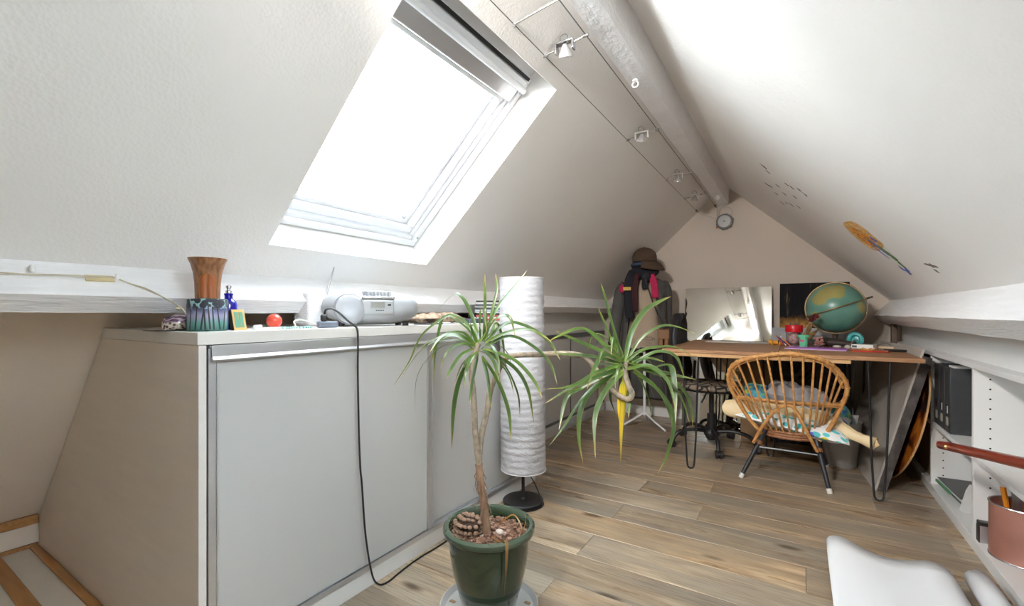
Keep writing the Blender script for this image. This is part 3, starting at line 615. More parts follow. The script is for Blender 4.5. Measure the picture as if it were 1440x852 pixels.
def leaf_mat(name, stops, edge):
    m = mat(name, (.1,.25,.03), .32); N, L, b = nodes(m); uv = N.new('ShaderNodeUVMap'); sp = N.new('ShaderNodeSeparateXYZ'); L.new(uv.outputs[0], sp.inputs[0])
    r = ramp(N, stops); L.new(sp.outputs[1], r.inputs[0])
    oi = N.new('ShaderNodeObjectInfo'); rb = ramp(N, [(0,(.75,.8,.8)),(.5,(1,1,1)),(1,(1.35,1.2,1))]); L.new(oi.outputs['Random'], rb.inputs[0])
    mx = N.new('ShaderNodeMixRGB'); mx.blend_type = 'MULTIPLY'; mx.inputs[0].default_value = 1; L.new(r.outputs[0], mx.inputs[1]); L.new(rb.outputs[0], mx.inputs[2])
    re = ramp(N, [(0,(1,1,1)),(.10,(1,1,1)),(.18,(0,0,0)),(.82,(0,0,0)),(.9,(1,1,1)),(1,(1,1,1))]); L.new(sp.outputs[0], re.inputs[0])
    m2 = N.new('ShaderNodeMixRGB'); m2.inputs[2].default_value = edge+(1,); L.new(mx.outputs[0], m2.inputs[1])
    k = N.new('ShaderNodeMath'); k.operation = 'MULTIPLY'; k.inputs[1].default_value = .6; L.new(re.outputs[0], k.inputs[0]); L.new(k.outputs[0], m2.inputs[0])
    L.new(m2.outputs[0], b.inputs['Base Color'])
    b.inputs['Specular IOR Level'].default_value = .75
    tr = N.new('ShaderNodeBsdfTranslucent'); L.new(m2.outputs[0], tr.inputs[0]); ms = N.new('ShaderNodeMixShader'); ms.inputs[0].default_value = .33
    out = N['Material Output']; L.new(b.outputs[0], ms.inputs[1]); L.new(tr.outputs[0], ms.inputs[2]); L.new(ms.outputs[0], out.inputs[0]); return m
M['leaf'] = leaf_mat('dragon_tree_leaf', [(0,(.20,.32,.05)),(.12,(.062,.145,.022)),(.6,(.045,.105,.024)),(.85,(.10,.17,.03)),(.96,(.38,.30,.08)),(1,(.35,.20,.08))], (.20,.16,.05))
M['leaf_y'] = leaf_mat('yellowing_leaf', [(0,(.35,.42,.03)),(.2,(.75,.52,.02)),(.7,(.85,.55,.03)),(.95,(.45,.25,.05)),(1,(.25,.12,.04))], (.3,.35,.05))
def leaf(pts, w, m, seed, name='leaf', lab=None):
    rn = random.Random(seed); P = smooth(pts, 5); n = len(P); mb = MB(); mb.uv = []
    cv = Vector((.50,-.80,.25))
    Nr = (cv*rn.uniform(.35,.9)+Vector((0,0,1))*rn.uniform(.3,.9)+Vector((rn.uniform(-.4,.4),rn.uniform(-.4,.4),0))).normalized()
    for i in range(n):
        t = i/(n-1); T = (P[min(i+1,n-1)]-P[max(i-1,0)]).normalized()
        wd = T.cross(Nr); wd = wd.normalized() if wd.length > .05 else T.orthogonal().normalized()
        up = wd.cross(T)
        k = w*.80*(.55+.45*min(1,t/.15))*(1-.12*t)*(1-max(0,(t-.55)/.45)**1.7*.96)
        for s_, u_ in ((-1,0),(0,.5),(1,1)):
            mb.v.append(tuple(P[i]+wd*k*s_-up*k*(.28 if s_ == 0 else 0))); mb.uv.append((u_, t))
    for i in range(n-1):
        for j in range(2): mb.f.append((i*3+j, i*3+j+1, (i+1)*3+j+1, (i+1)*3+j))
    return obj(name, mb, m, plant, label=lab)
for i, p in enumerate(LEAVES_A): leaf(p, (.0115 if i in (10,13,14) else rnd.uniform(.0065,.0098)), M['leaf'], i)
for i, p in enumerate(LEAVES_B): leaf(p, (.0115 if i in (6,12,13,3) else rnd.uniform(.0060,.0095)), M['leaf'], 100+i)
for i, p in enumerate(LEAVES_Y): leaf(p, .0095, M['leaf_y'], 200+i, lab='yellow dying leaf hanging straight down')
# shorter leaves that fill the two heads
for ci, c in enumerate((STEM_A[-1], STEM_B[-1])):
    for k in range(9):
        a = k*2.4; el = rnd.uniform(-.5,1.0); L_ = rnd.uniform(.10,.22); d = Vector((math.cos(a)*math.cos(el), math.sin(a)*math.cos(el), math.sin(el))); c0 = Vector(c)-Vector((0,0,.012*(k%3)))
        leaf([c0, c0+d*L_*.5, c0+d*L_*.85-Vector((0,0,.05*L_/.2)), c0+d*L_-Vector((0,0,.13*L_/.2))], rnd.uniform(.006,.0085), M['leaf'], 300+ci*40+k)
# spent leaf over the pot's rim and thin dead leaves inside
md = leaf_mat('dead_leaf', [(0,(.45,.16,.02)),(.5,(.40,.19,.04)),(1,(.20,.10,.05))], (.2,.1,.04))
leaf([(.03,-.03,.252),(.085,-.06,.262),(.118,-.080,.283),(.128,-.090,.262),(.124,-.088,.20),(.110,-.078,.11)], .0075, md, 401, lab='brown dead leaf drooping over the rim')
leaf([(.00,.06,.25),(.05,.07,.29),(.10,.04,.275),(.115,.01,.262)], .003, md, 402, lab='thin dead leaf arching inside the pot')
leaf([(.10,.02,.25),(.125,.02,.29),(.128,.025,.34)], .002, md, 403, lab='thin dead leaf standing at the rim')
# pine cone
mcone = mat('cone_scales', (.17,.095,.06), .8, col2=(.30,.19,.125), vscale=50)
pc_ = thing('pine_cone', 'large open pine cone lying in the green pot', 'pine cone', (PX-.060, PY-.035, .275))
obj('core', MB().ell((0,0,0), .042, .032, .026, 14, 10), mat('cone_core', (.05,.028,.018), .9), pc_)
sc_ = None; k = 0
for ring in range(7):
    u = -1+2*(ring+.5)/7; rr_ = math.sqrt(1-u*u); n = max(4, int(10*rr_))
    for j in range(n):
        a = 2*math.pi*(j+.5*(ring%2))/n; p = Vector((.050*u, .040*rr_*math.cos(a), .033*rr_*math.sin(a)))
        if sc_ is None: sc_ = obj('scale', MB().ell((0,0,0), .0085, .0085, .0062, 8, 5), mcone, pc_); q = sc_
        else: q = sc_.copy(); COL.objects.link(q)
        q.location = p; q.rotation_euler = (rnd.uniform(-.4,.4), rnd.uniform(-.4,.4), a)

# ------------------------------------------------------------------ paper column lamp
mpaper = mat('rice_paper', (.60,.60,.63), .85, bump=1.0, bscale=40, stretch=(1,1,2.2), trans=0); N, L, b = nodes(mpaper)
tr = N.new('ShaderNodeBsdfTranslucent'); tr.inputs[0].default_value = (.60,.60,.62,1); ms = N.new('ShaderNodeMixShader'); ms.inputs[0].default_value = .25
L.new(b.outputs[0], ms.inputs[1]); L.new(tr.outputs[0], ms.inputs[2]); L.new(ms.outputs[0], N['Material Output'].inputs[0])
lamp = thing('floor_lamp', 'floor lamp with a tall white paper cylinder shade on black base', 'lamp', (-1.195, 2.005, 0))
obj('base', MB().lathe([(0,0),(.103,0),(.105,.004),(.105,.016),(.101,.021),(.014,.022),(.010,.03),(0,.03)], 48), M['black'], lamp)
obj('pole', MB().tube([(0,0,.02),(0,0,1.14)], .0085, 12), M['black'], lamp)
mb = MB(); nz = 150; na = 56
for i in range(nz+1):
    z = lerp(.178, 1.158, i/nz); bnd = (i % 5)/4
    for j in range(na):
        a = 2*math.pi*j/na; r = .1155-.002*z+.0020*math.sqrt(max(0,math.sin(math.pi*min(1,bnd))))+.0030*noise.noise(Vector((math.cos(a)*4, math.sin(a)*4, z*26)))+.0016*noise.noise(Vector((math.cos(a)*11, math.sin(a)*11, z*60)))
        mb.v.append((r*math.cos(a)-.010+.012*(1.16-z), r*math.sin(a), z))
for i in range(nz):
    for j in range(na): mb.f.append((i*na+j, i*na+(j+1)%na, (i+1)*na+(j+1)%na, (i+1)*na+j))
shade = obj('lamp_shade', mb, mpaper, lamp)
obj('wire_ring', MB().torus((-.010,0,1.158), .1145,.1145,.0022,'z',40,6).torus((.0018,0,.178), .1165,.1165,.0022,'z',40,6), mat('paper_rim', (.8,.8,.8), .7), shade)
tag(obj('lamp_cord', MB().tube(smooth([(0,0,.172),(.012,.012,.165),(.045,.03,.11),(.082,.03,.045),(.108,.02,.006),(.10,-.05,.0045),(.06,-.11,.0045)], 6), .003, 6), M['black'], loc=(-1.195,2.005,0)), 'thin black lamp cord dropping from the paper shade to the floor', 'cord')

# ------------------------------------------------------------------ desk on hairpin legs
mdesk = mat('worn_desk_board', (.27,.125,.055), .5, col2=(.44,.24,.12), vscale=5, stretch=(1.5,14,6), bump=.25, bscale=60)
mpine = mat('pine_batten', (.55,.33,.15), .55, var=.1, vscale=8, stretch=(1,10,10))
desk = thing('desk', 'square brown wooden desk standing on black hairpin legs', 'desk', (-.10, 3.55, 0))
obj('desk_top', MB().box(-.633, .008, -.578, .60, .730, .752), mdesk, desk, bev=.003)
obj('desk_top', MB().box(.010, .640, -.578, .60, .730, .752), mdesk, desk, bev=.003)
for y in (-.572, .52): obj('batten', MB().box(-.562, .345, y, y+.045, .709, .730), mpine, desk, bev=.002)
for x in (-.562, .300): obj('batten', MB().box(x, x+.045, -.527, .52, .709, .730), mpine, desk, bev=.002)
def hairpin(x, y, rot, top=.709, spread=.045):
    c, s = math.cos(rot), math.sin(rot); mb = MB()
    pts = [(-spread,0,top),(-.030,0,.2),(-.0215,0,.05),(-.019,0,.025),(-.0125,0,.010),(0,0,.0056),(.0125,0,.010),(.019,0,.025),(.0215,0,.05),(.030,0,.2),(spread,0,top)]
    P = [Vector((x+p[0]*c, y+p[0]*s, p[2])) for p in pts]
    mb.tube(P[:1]+P[1:], .0056, 8); mb.box(x-.052, x+.052, y-.012, y+.012, top-.0025, top); return mb
for x, y, r in ((-.462,-.552,.25),(.463-.0,-.552,.05),(-.462,.47,.0),(.463,.47,.0),(-.05,-.015,.0)):
    obj('hairpin_leg', hairpin(x, y, r, .7295 if x > .4 or x == -.05 else .7085), M['black'], desk)

# ------------------------------------------------------------------ rattan hoop chair
mrat = mat('rattan_cane', (.40,.17,.045), .42, col2=(.62,.33,.115), vscale=12, stretch=(4,4,4), bump=.3, bscale=50)
mrat2 = mat('dark_rattan_wrap', (.22,.085,.035), .55, col2=(.36,.16,.07), vscale=70, bump=.8, bscale=120)
mleg = mat('black_leg_paint', (.022,.024,.03), .38)
rc = thing('rattan_chair', 'rattan hoop chair with splayed black legs pushed up to the desk', 'chair', (-.055, 3.2, 0))
O = Vector((-.055, 3.2, 0))
def rl(pts, k=4): return [p-O for p in smooth(pts, k)]
ARCH = [(-.175,3.07,.262),(-.248,3.06,.354),(-.296,3.04,.442),(-.336,3.0,.533),(-.342,2.96,.613),(-.305,2.91,.683),(-.221,2.87,.727),(-.132,2.85,.749),(-.032,2.84,.763),(.063,2.85,.750),(.135,2.88,.722),(.192,2.93,.665),(.229,2.98,.583),(.210,3.03,.48),(.162,3.06,.351),(.110,3.07,.262)]
arch = rl(ARCH, 5)
obj('back_hoop', MB().tube(arch, .0115, 10), mrat, rc)
inner = [p*1 for p in rl(ARCH[3:13], 5)]
cin = Vector((-.055, 3.0, .52))-O
obj('inner_hoop', MB().tube([p+(cin-p).normalized()*.018+Vector((0,.006,0)) for p in inner], .0075, 8), mrat, rc)
mb = MB()
for i in range(10, len(arch)-10):      # wrapped lashings along the top
    if i % 2 == 0:
        p = arch[i]; t = (arch[i+1]-arch[i-1]).normalized(); st = len(mb.v)
        mb.tube([p-t*.004, p+t*.004], .0135, 8)
        mb.ell(p+Vector((0,-.002,.013)), .006,.005,.004, 8, 5)
obj('lashings', mb, mrat, rc)['kind'] = 'stuff'
def archtop(t):      # point along the upper hoop
    f = t*(len(inner)-1); i = min(int(f), len(inner)-2); return inner[i].lerp(inner[i+1], f-i)
base = [Vector((-.030+.142*math.cos(a), 3.17-.115*math.sin(a), .272)) - O for a in [math.pi*k/14 for k in range(15)]]
for k in range(15):
    t = k/14; top = archtop(.06+.88*t); bot = base[14-k]
    mid = top.lerp(bot, .55)+Vector((0,-.035*math.sin(math.pi*t)-.012,0))
    obj('spindle', MB().tube(smooth([top, mid, bot], 5), .0058, 7), mrat, rc)
obj('waist_rail', MB().tube(rl([(-.300,3.03,.478),(-.19,2.975,.481),(-.05,2.945,.482),(.08,2.97,.483),(.212,3.03,.480)]), .0085, 8).tube(rl([(-.300,3.03,.466),(-.19,2.985,.468),(-.05,2.957,.468),(.08,2.98,.470),(.212,3.03,.468)]), .005, 8), mrat, rc)
mb = MB()
for z, k in ((.272,1),(.258,1.02),(.288,1.02)):
    mb.tube([Vector((-.030+.146*k*math.cos(a), 3.17+.125*k*math.sin(a), z))-O for a in [2*math.pi*q/36 for q in range(36)]], .0085, 8, closed=True)
obj('seat_ring', mb, mrat2, rc)
mb = MB()
for k in range(9):
    x = -.030-.11+.22*k/8; dy = .115*math.sqrt(max(0, 1-((x+.03)/.142)**2)); mb.tube([Vector((x,3.17-dy,.285))-O, Vector((x,3.17+dy,.285))-O], .005, 6)
obj('seat_canes', mb, mrat, rc)
FR = [(-.336,3.0,.533),(-.335,3.14,.485),(-.30,3.32,.425),(-.19,3.43,.385),(-.055,3.46,.375),(.08,3.43,.385),(.185,3.32,.425),(.225,3.14,.49),(.229,2.98,.583)]
fr = rl(FR, 5)
obj('front_hoop', MB().tube(fr, .0105, 10), mrat, rc)
for k in range(9):
    t = .16+.68*k/8; i = int(t*(len(fr)-1)); a = math.pi*(1-k/8)
    bt = Vector((-.030+.142*math.cos(a), 3.17+.115*math.sin(a), .275))-O
    obj('seat_spindle', MB().tube(smooth([fr[i], fr[i].lerp(bt,.6)-Vector((0,0,.02)), bt], 4), .0055, 7), mrat, rc)
obj('arch_brace', MB().tube(rl([(-.215,3.015,.215),(-.168,3.0,.318),(-.103,2.955,.426),(-.045,2.935,.466),(-.007,2.94,.447),(.043,2.965,.339),(.097,3.01,.215)], 6), .0095, 10), mrat, rc)
for nm, (ax, ay, az), (bx, by) in (('l',(-.155,3.085,.285),(-.282,3.0)), ('r',(.09,3.085,.285),(.155,2.985)), ('bl',(-.14,3.26,.285),(-.262,3.52)), ('br',(.085,3.26,.285),(.166,3.50))):
    a = Vector((ax,ay,az))-O; b_ = Vector((bx,by,.0))-O; d = (a-b_)
    lg = obj('leg', MB().tube([b_+d*.04, b_+d*.5, a], [.0115,.0125,.0135], 12), mleg, rc)
    obj('rubber_foot', MB().tube([b_+Vector((0,0,.0005)), b_+d*.09], [.0125,.0140], 12), mat('white_rubber', (.75,.73,.68), .6) if nm == 'l' else bpy.data.materials['white_rubber'], lg, label='white rubber foot')
    if nm in 'lr':
        q = b_+d*.74; obj('cane_wrap', MB().tube([q-d*.035, q+d*.035], .0185, 10), mrat2, lg)
def between(p, q, z): t = (z-p[2])/(q[2]-p[2]); return Vector(p).lerp(Vector(q), t)-O
obj('crossbar', MB().tube([between((-.282,3.0,0),(-.155,3.085,.285),.185), between((.155,2.985,0),(.09,3.085,.285),.185)], .006, 8), mat('grey_steel_bar', (.12,.13,.14), .4, .6), rc)

# things lying in the rattan chair
def pillow(sx, sy, sz, n=14, wr=.006, seed=0):
    mb = MB(); 
    for side in (1,-1):
        st = len(mb.v)
        for i in range(n+1):
            for j in range(n+1):
                u, v = -1+2*i/n, -1+2*j/n; k = (max(0,1-abs(u)**3)*max(0,1-abs(v)**3))**.5
                mb.v.append((u*sx*(1-.06*(1-abs(v))*abs(u)), v*sy*(1-.06*(1-abs(u))*abs(v)), side*(sz*k+wr*noise.noise(Vector((u*3+seed, v*3, side))))*(1 if k > 0 else 0)))
        for i in range(n):
            for j in range(n): mb.f.append((st+i*(n+1)+j, st+(i+1)*(n+1)+j, st+(i+1)*(n+1)+j+1, st+i*(n+1)+j+1))
    return mb
def print_mat():
    m = mat('leaf_print_cotton', (.85,.85,.83), .85); N, L, b = nodes(m); tc = N.new('ShaderNodeTexCoord')
    mp = N.new('ShaderNodeMapping'); mp.inputs['Rotation'].default_value = (0,0,.5); mp.inputs['Scale'].default_value = (14,30,14); L.new(tc.outputs['Object'], mp.inputs[0])
    v = N.new('ShaderNodeTexVoronoi'); v.inputs['Scale'].default_value = 1.3; L.new(mp.outputs[0], v.inputs[0])
    r = ramp(N, [(0,(1,1,1)),(.38,(1,1,1)),(.42,(0,0,0)),(1,(0,0,0))]); L.new(v.outputs['Distance'], r.inputs[0])
    sp = N.new('ShaderNodeSeparateXYZ'); L.new(v.outputs['Color'], sp.inputs[0])
    rc_ = ramp(N, [(0,(.10,.55,.60)),(.5,(.12,.62,.66)),(.72,(.12,.12,.55)),(.80,(.75,.68,.05)),(.92,(.13,.50,.58))], 'CONSTANT'); L.new(sp.outputs[0], rc_.inputs[0])
    x = N.new('ShaderNodeMixRGB'); x.inputs[1].default_value = (.84,.85,.84,1); L.new(r.outputs[0], x.inputs[0]); L.new(rc_.outputs[0], x.inputs[2]); L.new(x.outputs[0], b.inputs['Base Color']); return m
mprint = print_mat()
o = tag(obj('cushion', pillow(.285, .17, .05), mprint, loc=(-.02, 3.205, .352)), 'white cushion with turquoise leaf print lying in the rattan chair', 'cushion'); o.rotation_euler = (R(14), R(9), R(-4))
mgrey = mat('grey_jersey', (.36,.35,.37), .9, bump=.3, bscale=90)
mb = pillow(.17, .10, .055, 18, .035, 4); o = tag(obj('folded_cloth', mb, mgrey, loc=(.005, 3.335, .468)), 'crumpled grey cloth heaped on the chair behind the cream case', 'cloth'); o.rotation_euler = (R(8), R(10), 0)
def blue_mat():
    m = mat('blue_pattern_cloth', (.2,.4,.6), .85); N, L, b = nodes(m); tc = N.new('ShaderNodeTexCoord'); v = N.new('ShaderNodeTexNoise'); v.inputs['Scale'].default_value = 26; v.inputs['Detail'].default_value = 2; L.new(tc.outputs['Object'], v.inputs[0])
    r = ramp(N, [(.3,(.05,.12,.35)),(.45,(.10,.40,.62)),(.55,(.12,.50,.45)),(.66,(.55,.62,.10))]); L.new(v.outputs[0], r.inputs[0]); L.new(r.outputs[0], b.inputs['Base Color']); return m
mblue = blue_mat()
mb = pillow(.075, .10, .05, 12, .02, 9); o = tag(obj('bundled_cloth', mb, mblue, loc=(-.225, 3.33, .452)), 'blue and green patterned cloth at the left of the grey cloth', 'cloth'); o.rotation_euler = (R(20), R(10), 0)
# cream padded case
mcr = mat('cream_leather', (.72,.56,.33), .5, var=.05, vscale=9, bump=.15, bscale=120)
cs = thing('padded_case', 'cream padded case with a rounded left end lying across the rattan chair', 'case', (-.391, 3.12, .374))
P = [(-.391,3.10,.388,.016),(-.380,3.10,.388,.040),(-.35,3.10,.387,.052),(-.29,3.11,.386,.056),(-.2,3.12,.383,.056),(-.03,3.135,.374,.054),(.10,3.145,.360,.052),(.17,3.14,.342,.045),(.23,3.12,.322,.036),(.27,3.10,.306,.027),(.30,3.085,.297,.026),(.355,3.06,.283,.036)]
rings = []
for i, (x, y, z, h) in enumerate(P):
    nx = P[min(i+1, len(P)-1)]; pv = P[max(i-1,0)]; t = (Vector(nx[:3])-Vector(pv[:3])).normalized(); up = Vector((0,.25,1)); up = (up-t*up.dot(t)).normalized(); bn = t.cross(up)
    rings.append([Vector((x+.391,y-3.12,z-.374))+up*(h*math.copysign(abs(math.sin(a))**.75, math.sin(a)))+bn*(.028*math.copysign(abs(math.cos(a))**.75, math.cos(a))) for a in [2*math.pi*j/20 for j in range(20)]])
body = obj('shell', MB().loft(rings), mcr, cs)
mb = MB().tube(smooth([Vector(rings[i][4])*1 for i in range(1, 11)]+[], 3), .003, 6); obj('piping', mb, mcr, cs)
obj('end_cap', MB().tube([Vector((.736,-.068,-.087)), Vector((.746,-.060,-.091))], [.036,.030], 4), mcr, cs)
# waste bin
mbin = mat('translucent_grey_plastic', (.58,.57,.56), .45, trans=.25); 
bn = thing('waste_bin', 'pale grey translucent plastic bin on the floor behind the rattan chair', 'bin', (.238, 3.585, 0))
obj('bucket', MB().lathe([(0,.001),(.080,.001),(.084,.006),(.112,.285),(.116,.29),(.109,.287),(.081,.01),(0,.01)], 40), mbin, bn)
o = tag(obj('cloth_bag', MB().ell((0,0,0), .085, .09, .11, 18, 12).xform(Matrix.Identity(4)), mblue, loc=(.215, 3.56, .300)), 'blue patterned bundle stuffed into the grey bin', 'bag')
tag(obj('bin_paper', MB().prism([(.03,0,.0),(.09,.02,.0),(.10,.03,.07),(.05,.0,.075)], (.002,.012,.0)), M['paper'], loc=(.238, 3.60, .252)), 'crumpled white paper sticking out of the grey bin', 'paper')

# ------------------------------------------------------------------ office chair
oc = thing('office_chair', 'black swivel chair with scale patterned seat at the left of the desk', 'chair', (-.53, 3.60, 0))
def scale_mat():
    m = mat('scale_pattern_fabric', (.05,.045,.04), .85); N, L, b = nodes(m); tc = N.new('ShaderNodeTexCoord'); v = N.new('ShaderNodeTexVoronoi'); v.feature = 'DISTANCE_TO_EDGE'; v.inputs['Scale'].default_value = 17
    L.new(tc.outputs['Object'], v.inputs[0]); r = ramp(N, [(.06,(.018,.016,.015)),(.12,(.30,.24,.18))]); L.new(v.outputs['Distance'], r.inputs[0]); L.new(r.outputs[0], b.inputs['Base Color']); return m
obj('seat', MB().lathe([(0,.425),(.20,.425),(.232,.436),(.240,.452),(.228,.466),(.15,.476),(0,.479)], 40, sx=1.0, sy=.95), scale_mat(), oc)
obj('seat_base', MB().lathe([(0,.395),(.06,.395),(.21,.418),(.21,.4245),(0,.4245)], 32), M['black_plastic'], oc)
obj('lever', MB().tube(smooth([(0,-.05,.40),(-.02,-.10,.398),(-.03,-.13,.37),(-.045,-.15,.34)], 4), .006, 6), M['black'], oc)
obj('gas_column', MB().tube([(0,0,.10),(0,0,.24),(0,0,.2401),(0,0,.40)], [.032,.030,.017,.017], 16), M['black'], oc)
obj('hub', MB().lathe([(0,.05),(.030,.05),(.052,.085),(.055,.105),(.045,.125),(.033,.135),(0,.135)], 24), M['black_plastic'], oc)
for k in range(5):
    a = R(215)+k*2*math.pi/5; d = Vector((math.cos(a), math.sin(a), 0)); s_ = Vector((-d.y, d.x, 0))
    obj('star_leg', MB().tube(smooth([d*.03+Vector((0,0,.112)), d*.15+Vector((0,0,.125)), d*.245+Vector((0,0,.105)), d*.285+Vector((0,0,.06)), d*.288+Vector((0,0,.045))], 5), .0135, 10), M['black'], oc)
    mb = MB(); c = d*.30+Vector((0,0,.0275))
    for q in (-.013,.013):
        mb.tube([c+s_*(q-.008), c+s_*(q+.008)], .0270, 18)
    mb.tube([c-s_*.013, c+s_*.013], .012, 8); mb.tube([c-d*.012+Vector((0,0,.0)), c-d*.012+Vector((0,0,.03))], .012, 8)
    obj('caster', mb, M['black_plastic'], oc)
mb = MB(); rows, cols = 16, 14      # backrest shell: facing the desk
for i in range(rows+1):
    t = i/rows; z = lerp(.50, .965, t); w = .185*math.sqrt(max(.05, 1-(abs(2*t-1))**3.2)); 
    for j in range(cols+1):
        u = -1+2*j/cols
        mb.v.append((-.215-.055*math.sin(math.pi*min(1,t*.9))+.03*t*0+.055*u*u-.03*(t-.5), u*w, z))
for i in range(rows):
    for j in range(cols): mb.f.append((i*(cols+1)+j, i*(cols+1)+j+1, (i+1)*(cols+1)+j+1, (i+1)*(cols+1)+j))
obj('backrest', mb, mat('black_leatherette', (.014,.016,.022), .42), oc, solid=.045, bev=.012)
obj('back_stem', MB().tube(smooth([(-.10,0,.41),(-.24,0,.405),(-.315,0,.44),(-.335,0,.55),(-.335,0,.70)], 5), .015, 8), M['black'], oc)

# ------------------------------------------------------------------ leaning mirror and paintings by the gable
mmir = mat('aged_mirror', (.86,.86,.80), .025, 1); N, L, b = nodes(mmir)
tc = N.new('ShaderNodeTexCoord'); n1 = N.new('ShaderNodeTexNoise'); n1.inputs['Scale'].default_value = 3; L.new(tc.outputs['Object'], n1.inputs[0])
r = ramp(N, [(.4,(.80,.79,.71)),(.7,(.90,.90,.86))]); L.new(n1.outputs[0], r.inputs[0]); L.new(r.outputs[0], b.inputs['Base Color'])
mi = thing('mirror', 'large frameless mirror leaning on the back wall behind the desk', 'mirror', (-.515, 4.12, .003))
def leaning(t, w, h, ang, th): return Matrix.Rotation(-ang, 4, 'X')
Mx = Matrix.Rotation(R(-9.2), 4, 'X')
obj('glass_sheet', MB().box(-.335, .342, 0, .005, 0, 1.213).xform(Mx), mmir, mi, sm=False)
obj('backing', MB().box(-.335, .342, .0055, .017, 0, 1.213).xform(Mx), mat('mirror_backing', (.10,.08,.06), .8), mi, sm=False)
def painting(name, lab, loc, w, h, ang, m, medge, th=.02, parent=None):
    t = thing(name, lab, 'painting', loc); X = Matrix.Rotation(R(-ang), 4, 'X')
    obj('panel', MB().box(-w/2, w/2, .0015, th, 0, h).xform(X), medge, t, sm=False); obj('painted_face', MB().box(-w/2, w/2, 0, .0015, 0, h).xform(X), m, t, sm=False); return t
def dark_paint():
    m = mat('dark_oil_paint', (.02,.02,.025), .8, spec=.2); N, L, b = nodes(m); tc = N.new('ShaderNodeTexCoord')
    mp = N.new('ShaderNodeMapping'); mp.inputs['Scale'].default_value = (26,1,3.5); L.new(tc.outputs['Object'], mp.inputs[0]); n = N.new('ShaderNodeTexNoise'); n.inputs['Scale'].default_value = 1.2; n.inputs['Detail'].default_value = 5; L.new(mp.outputs[0], n.inputs[0])
    r = ramp(N, [(.3,(.006,.006,.009)),(.62,(.014,.013,.015)),(.70,(.09,.065,.035)),(.8,(.26,.18,.09))]); L.new(n.outputs[0], r.inputs[0])
    n2 = N.new('ShaderNodeTexNoise'); n2.inputs['Scale'].default_value = 9; n2.inputs['Detail'].default_value = 4; L.new(tc.outputs['Object'], n2.inputs[0]); r2 = ramp(N, [(.38,(.04,.03,.025)),(.5,(.36,.18,.045)),(.66,(.46,.30,.14))]); L.new(n2.outputs[0], r2.inputs[0])
    sp = N.new('ShaderNodeSeparateXYZ'); L.new(tc.outputs['Object'], sp.inputs[0]); mm = N.new('ShaderNodeMath'); mm.operation = 'MULTIPLY_ADD'; mm.inputs[1].default_value = .22; L.new(n2.outputs[0], mm.inputs[0]); L.new(sp.outputs[2], mm.inputs[2])
    mr = N.new('ShaderNodeMapRange'); mr.inputs[1].default_value = .37; mr.inputs[2].default_value = .32; L.new(mm.outputs[0], mr.inputs[0])
    x = N.new('ShaderNodeMixRGB'); L.new(mr.outputs[0], x.inputs[0]); L.new(r.outputs[0], x.inputs[1]); L.new(r2.outputs[0], x.inputs[2]); L.new(x.outputs[0], b.inputs['Base Color']); return m
medge = mat('raw_canvas_edge', (.30,.27,.24), .9)
painting('painting', 'dark oil painting with gold streaks and ochre foot, behind the globe', (.115, 4.20, .752-.06), .46, .535, 10, dark_paint(), medge)
mgp = mat('blue_grey_wash', (.30,.31,.33), .8, col2=(.44,.45,.46), vscale=9)
painting('painting', 'pale blue grey panel standing behind the jars below the dark painting', (.095, 4.13, 0), .53, .865, 4, mgp, medge)
def tree_paint():
    m = mat('black_tree_painting', (.015,.015,.02), .6, spec=.25); N, L, b = nodes(m); tc = N.new('ShaderNodeTexCoord'); n = N.new('ShaderNodeTexNoise'); n.inputs['Scale'].default_value = 7; n.inputs['Detail'].default_value = 9; n.inputs['Distortion'].default_value = 1.5; L.new(tc.outputs['Object'], n.inputs[0])
    r = ramp(N, [(.35,(.014,.015,.018)),(.52,(.06,.06,.062)),(.62,(.03,.03,.033)),(.75,(.24,.23,.22))]); L.new(n.outputs[0], r.inputs[0]); L.new(r.outputs[0], b.inputs['Base Color']); return m
painting('painting', 'nearly black painting leaning on the wall under the desk', (.075, 3.985, 0), .46, .66, 5, tree_paint(), medge)
cb_ = thing('cardboard_box', 'brown cardboard box under the desk beside the black painting', 'box', (-.24, 4.0, 0))
obj('carton', MB().box(-.13,.07,-.06,.06,0,.60), mcard, cb_, bev=.003); obj('flap', MB().box(-.132,.072,-.066,-.0605,.47,.60), mcard, cb_, bev=.001)

# canvases leaning against the bookcase
mlinen = mat('grey_linen', (.44,.40,.355), .95, var=.04, vscale=3, bump=.5, bscale=220, stretch=(1,3,1))
cv = thing('stretched_canvas', 'big grey linen canvas leaning against the bookcase right of the desk', 'canvas', (.364, 3.18, .0012), R(5))
Cx = Matrix.Rotation(R(14.6), 4, 'Y')
obj('linen_face', MB().box(0, .003, 0, .86, 0, .815).xform(Cx), mlinen, cv, sm=False)
obj('stretcher', MB().box(.003, .012, .0, .857, .0, .814).xform(Cx), mlinen, cv, bev=.002)
mwrap = mat('crinkled_plastic_wrap', (.085,.075,.072), .18, bump=1.0, bscale=45, var=.5, vscale=14)
o = tag(obj('wrapped_panel', MB().box(.013, .052, -.010, .80, .0, .765).xform(Cx).xform(Matrix.Rotation(R(5),4,'Z')), mwrap, loc=(.364, 3.18, .0135)), 'dark panel in crinkled clear plastic leaning behind the linen canvas', 'panel')
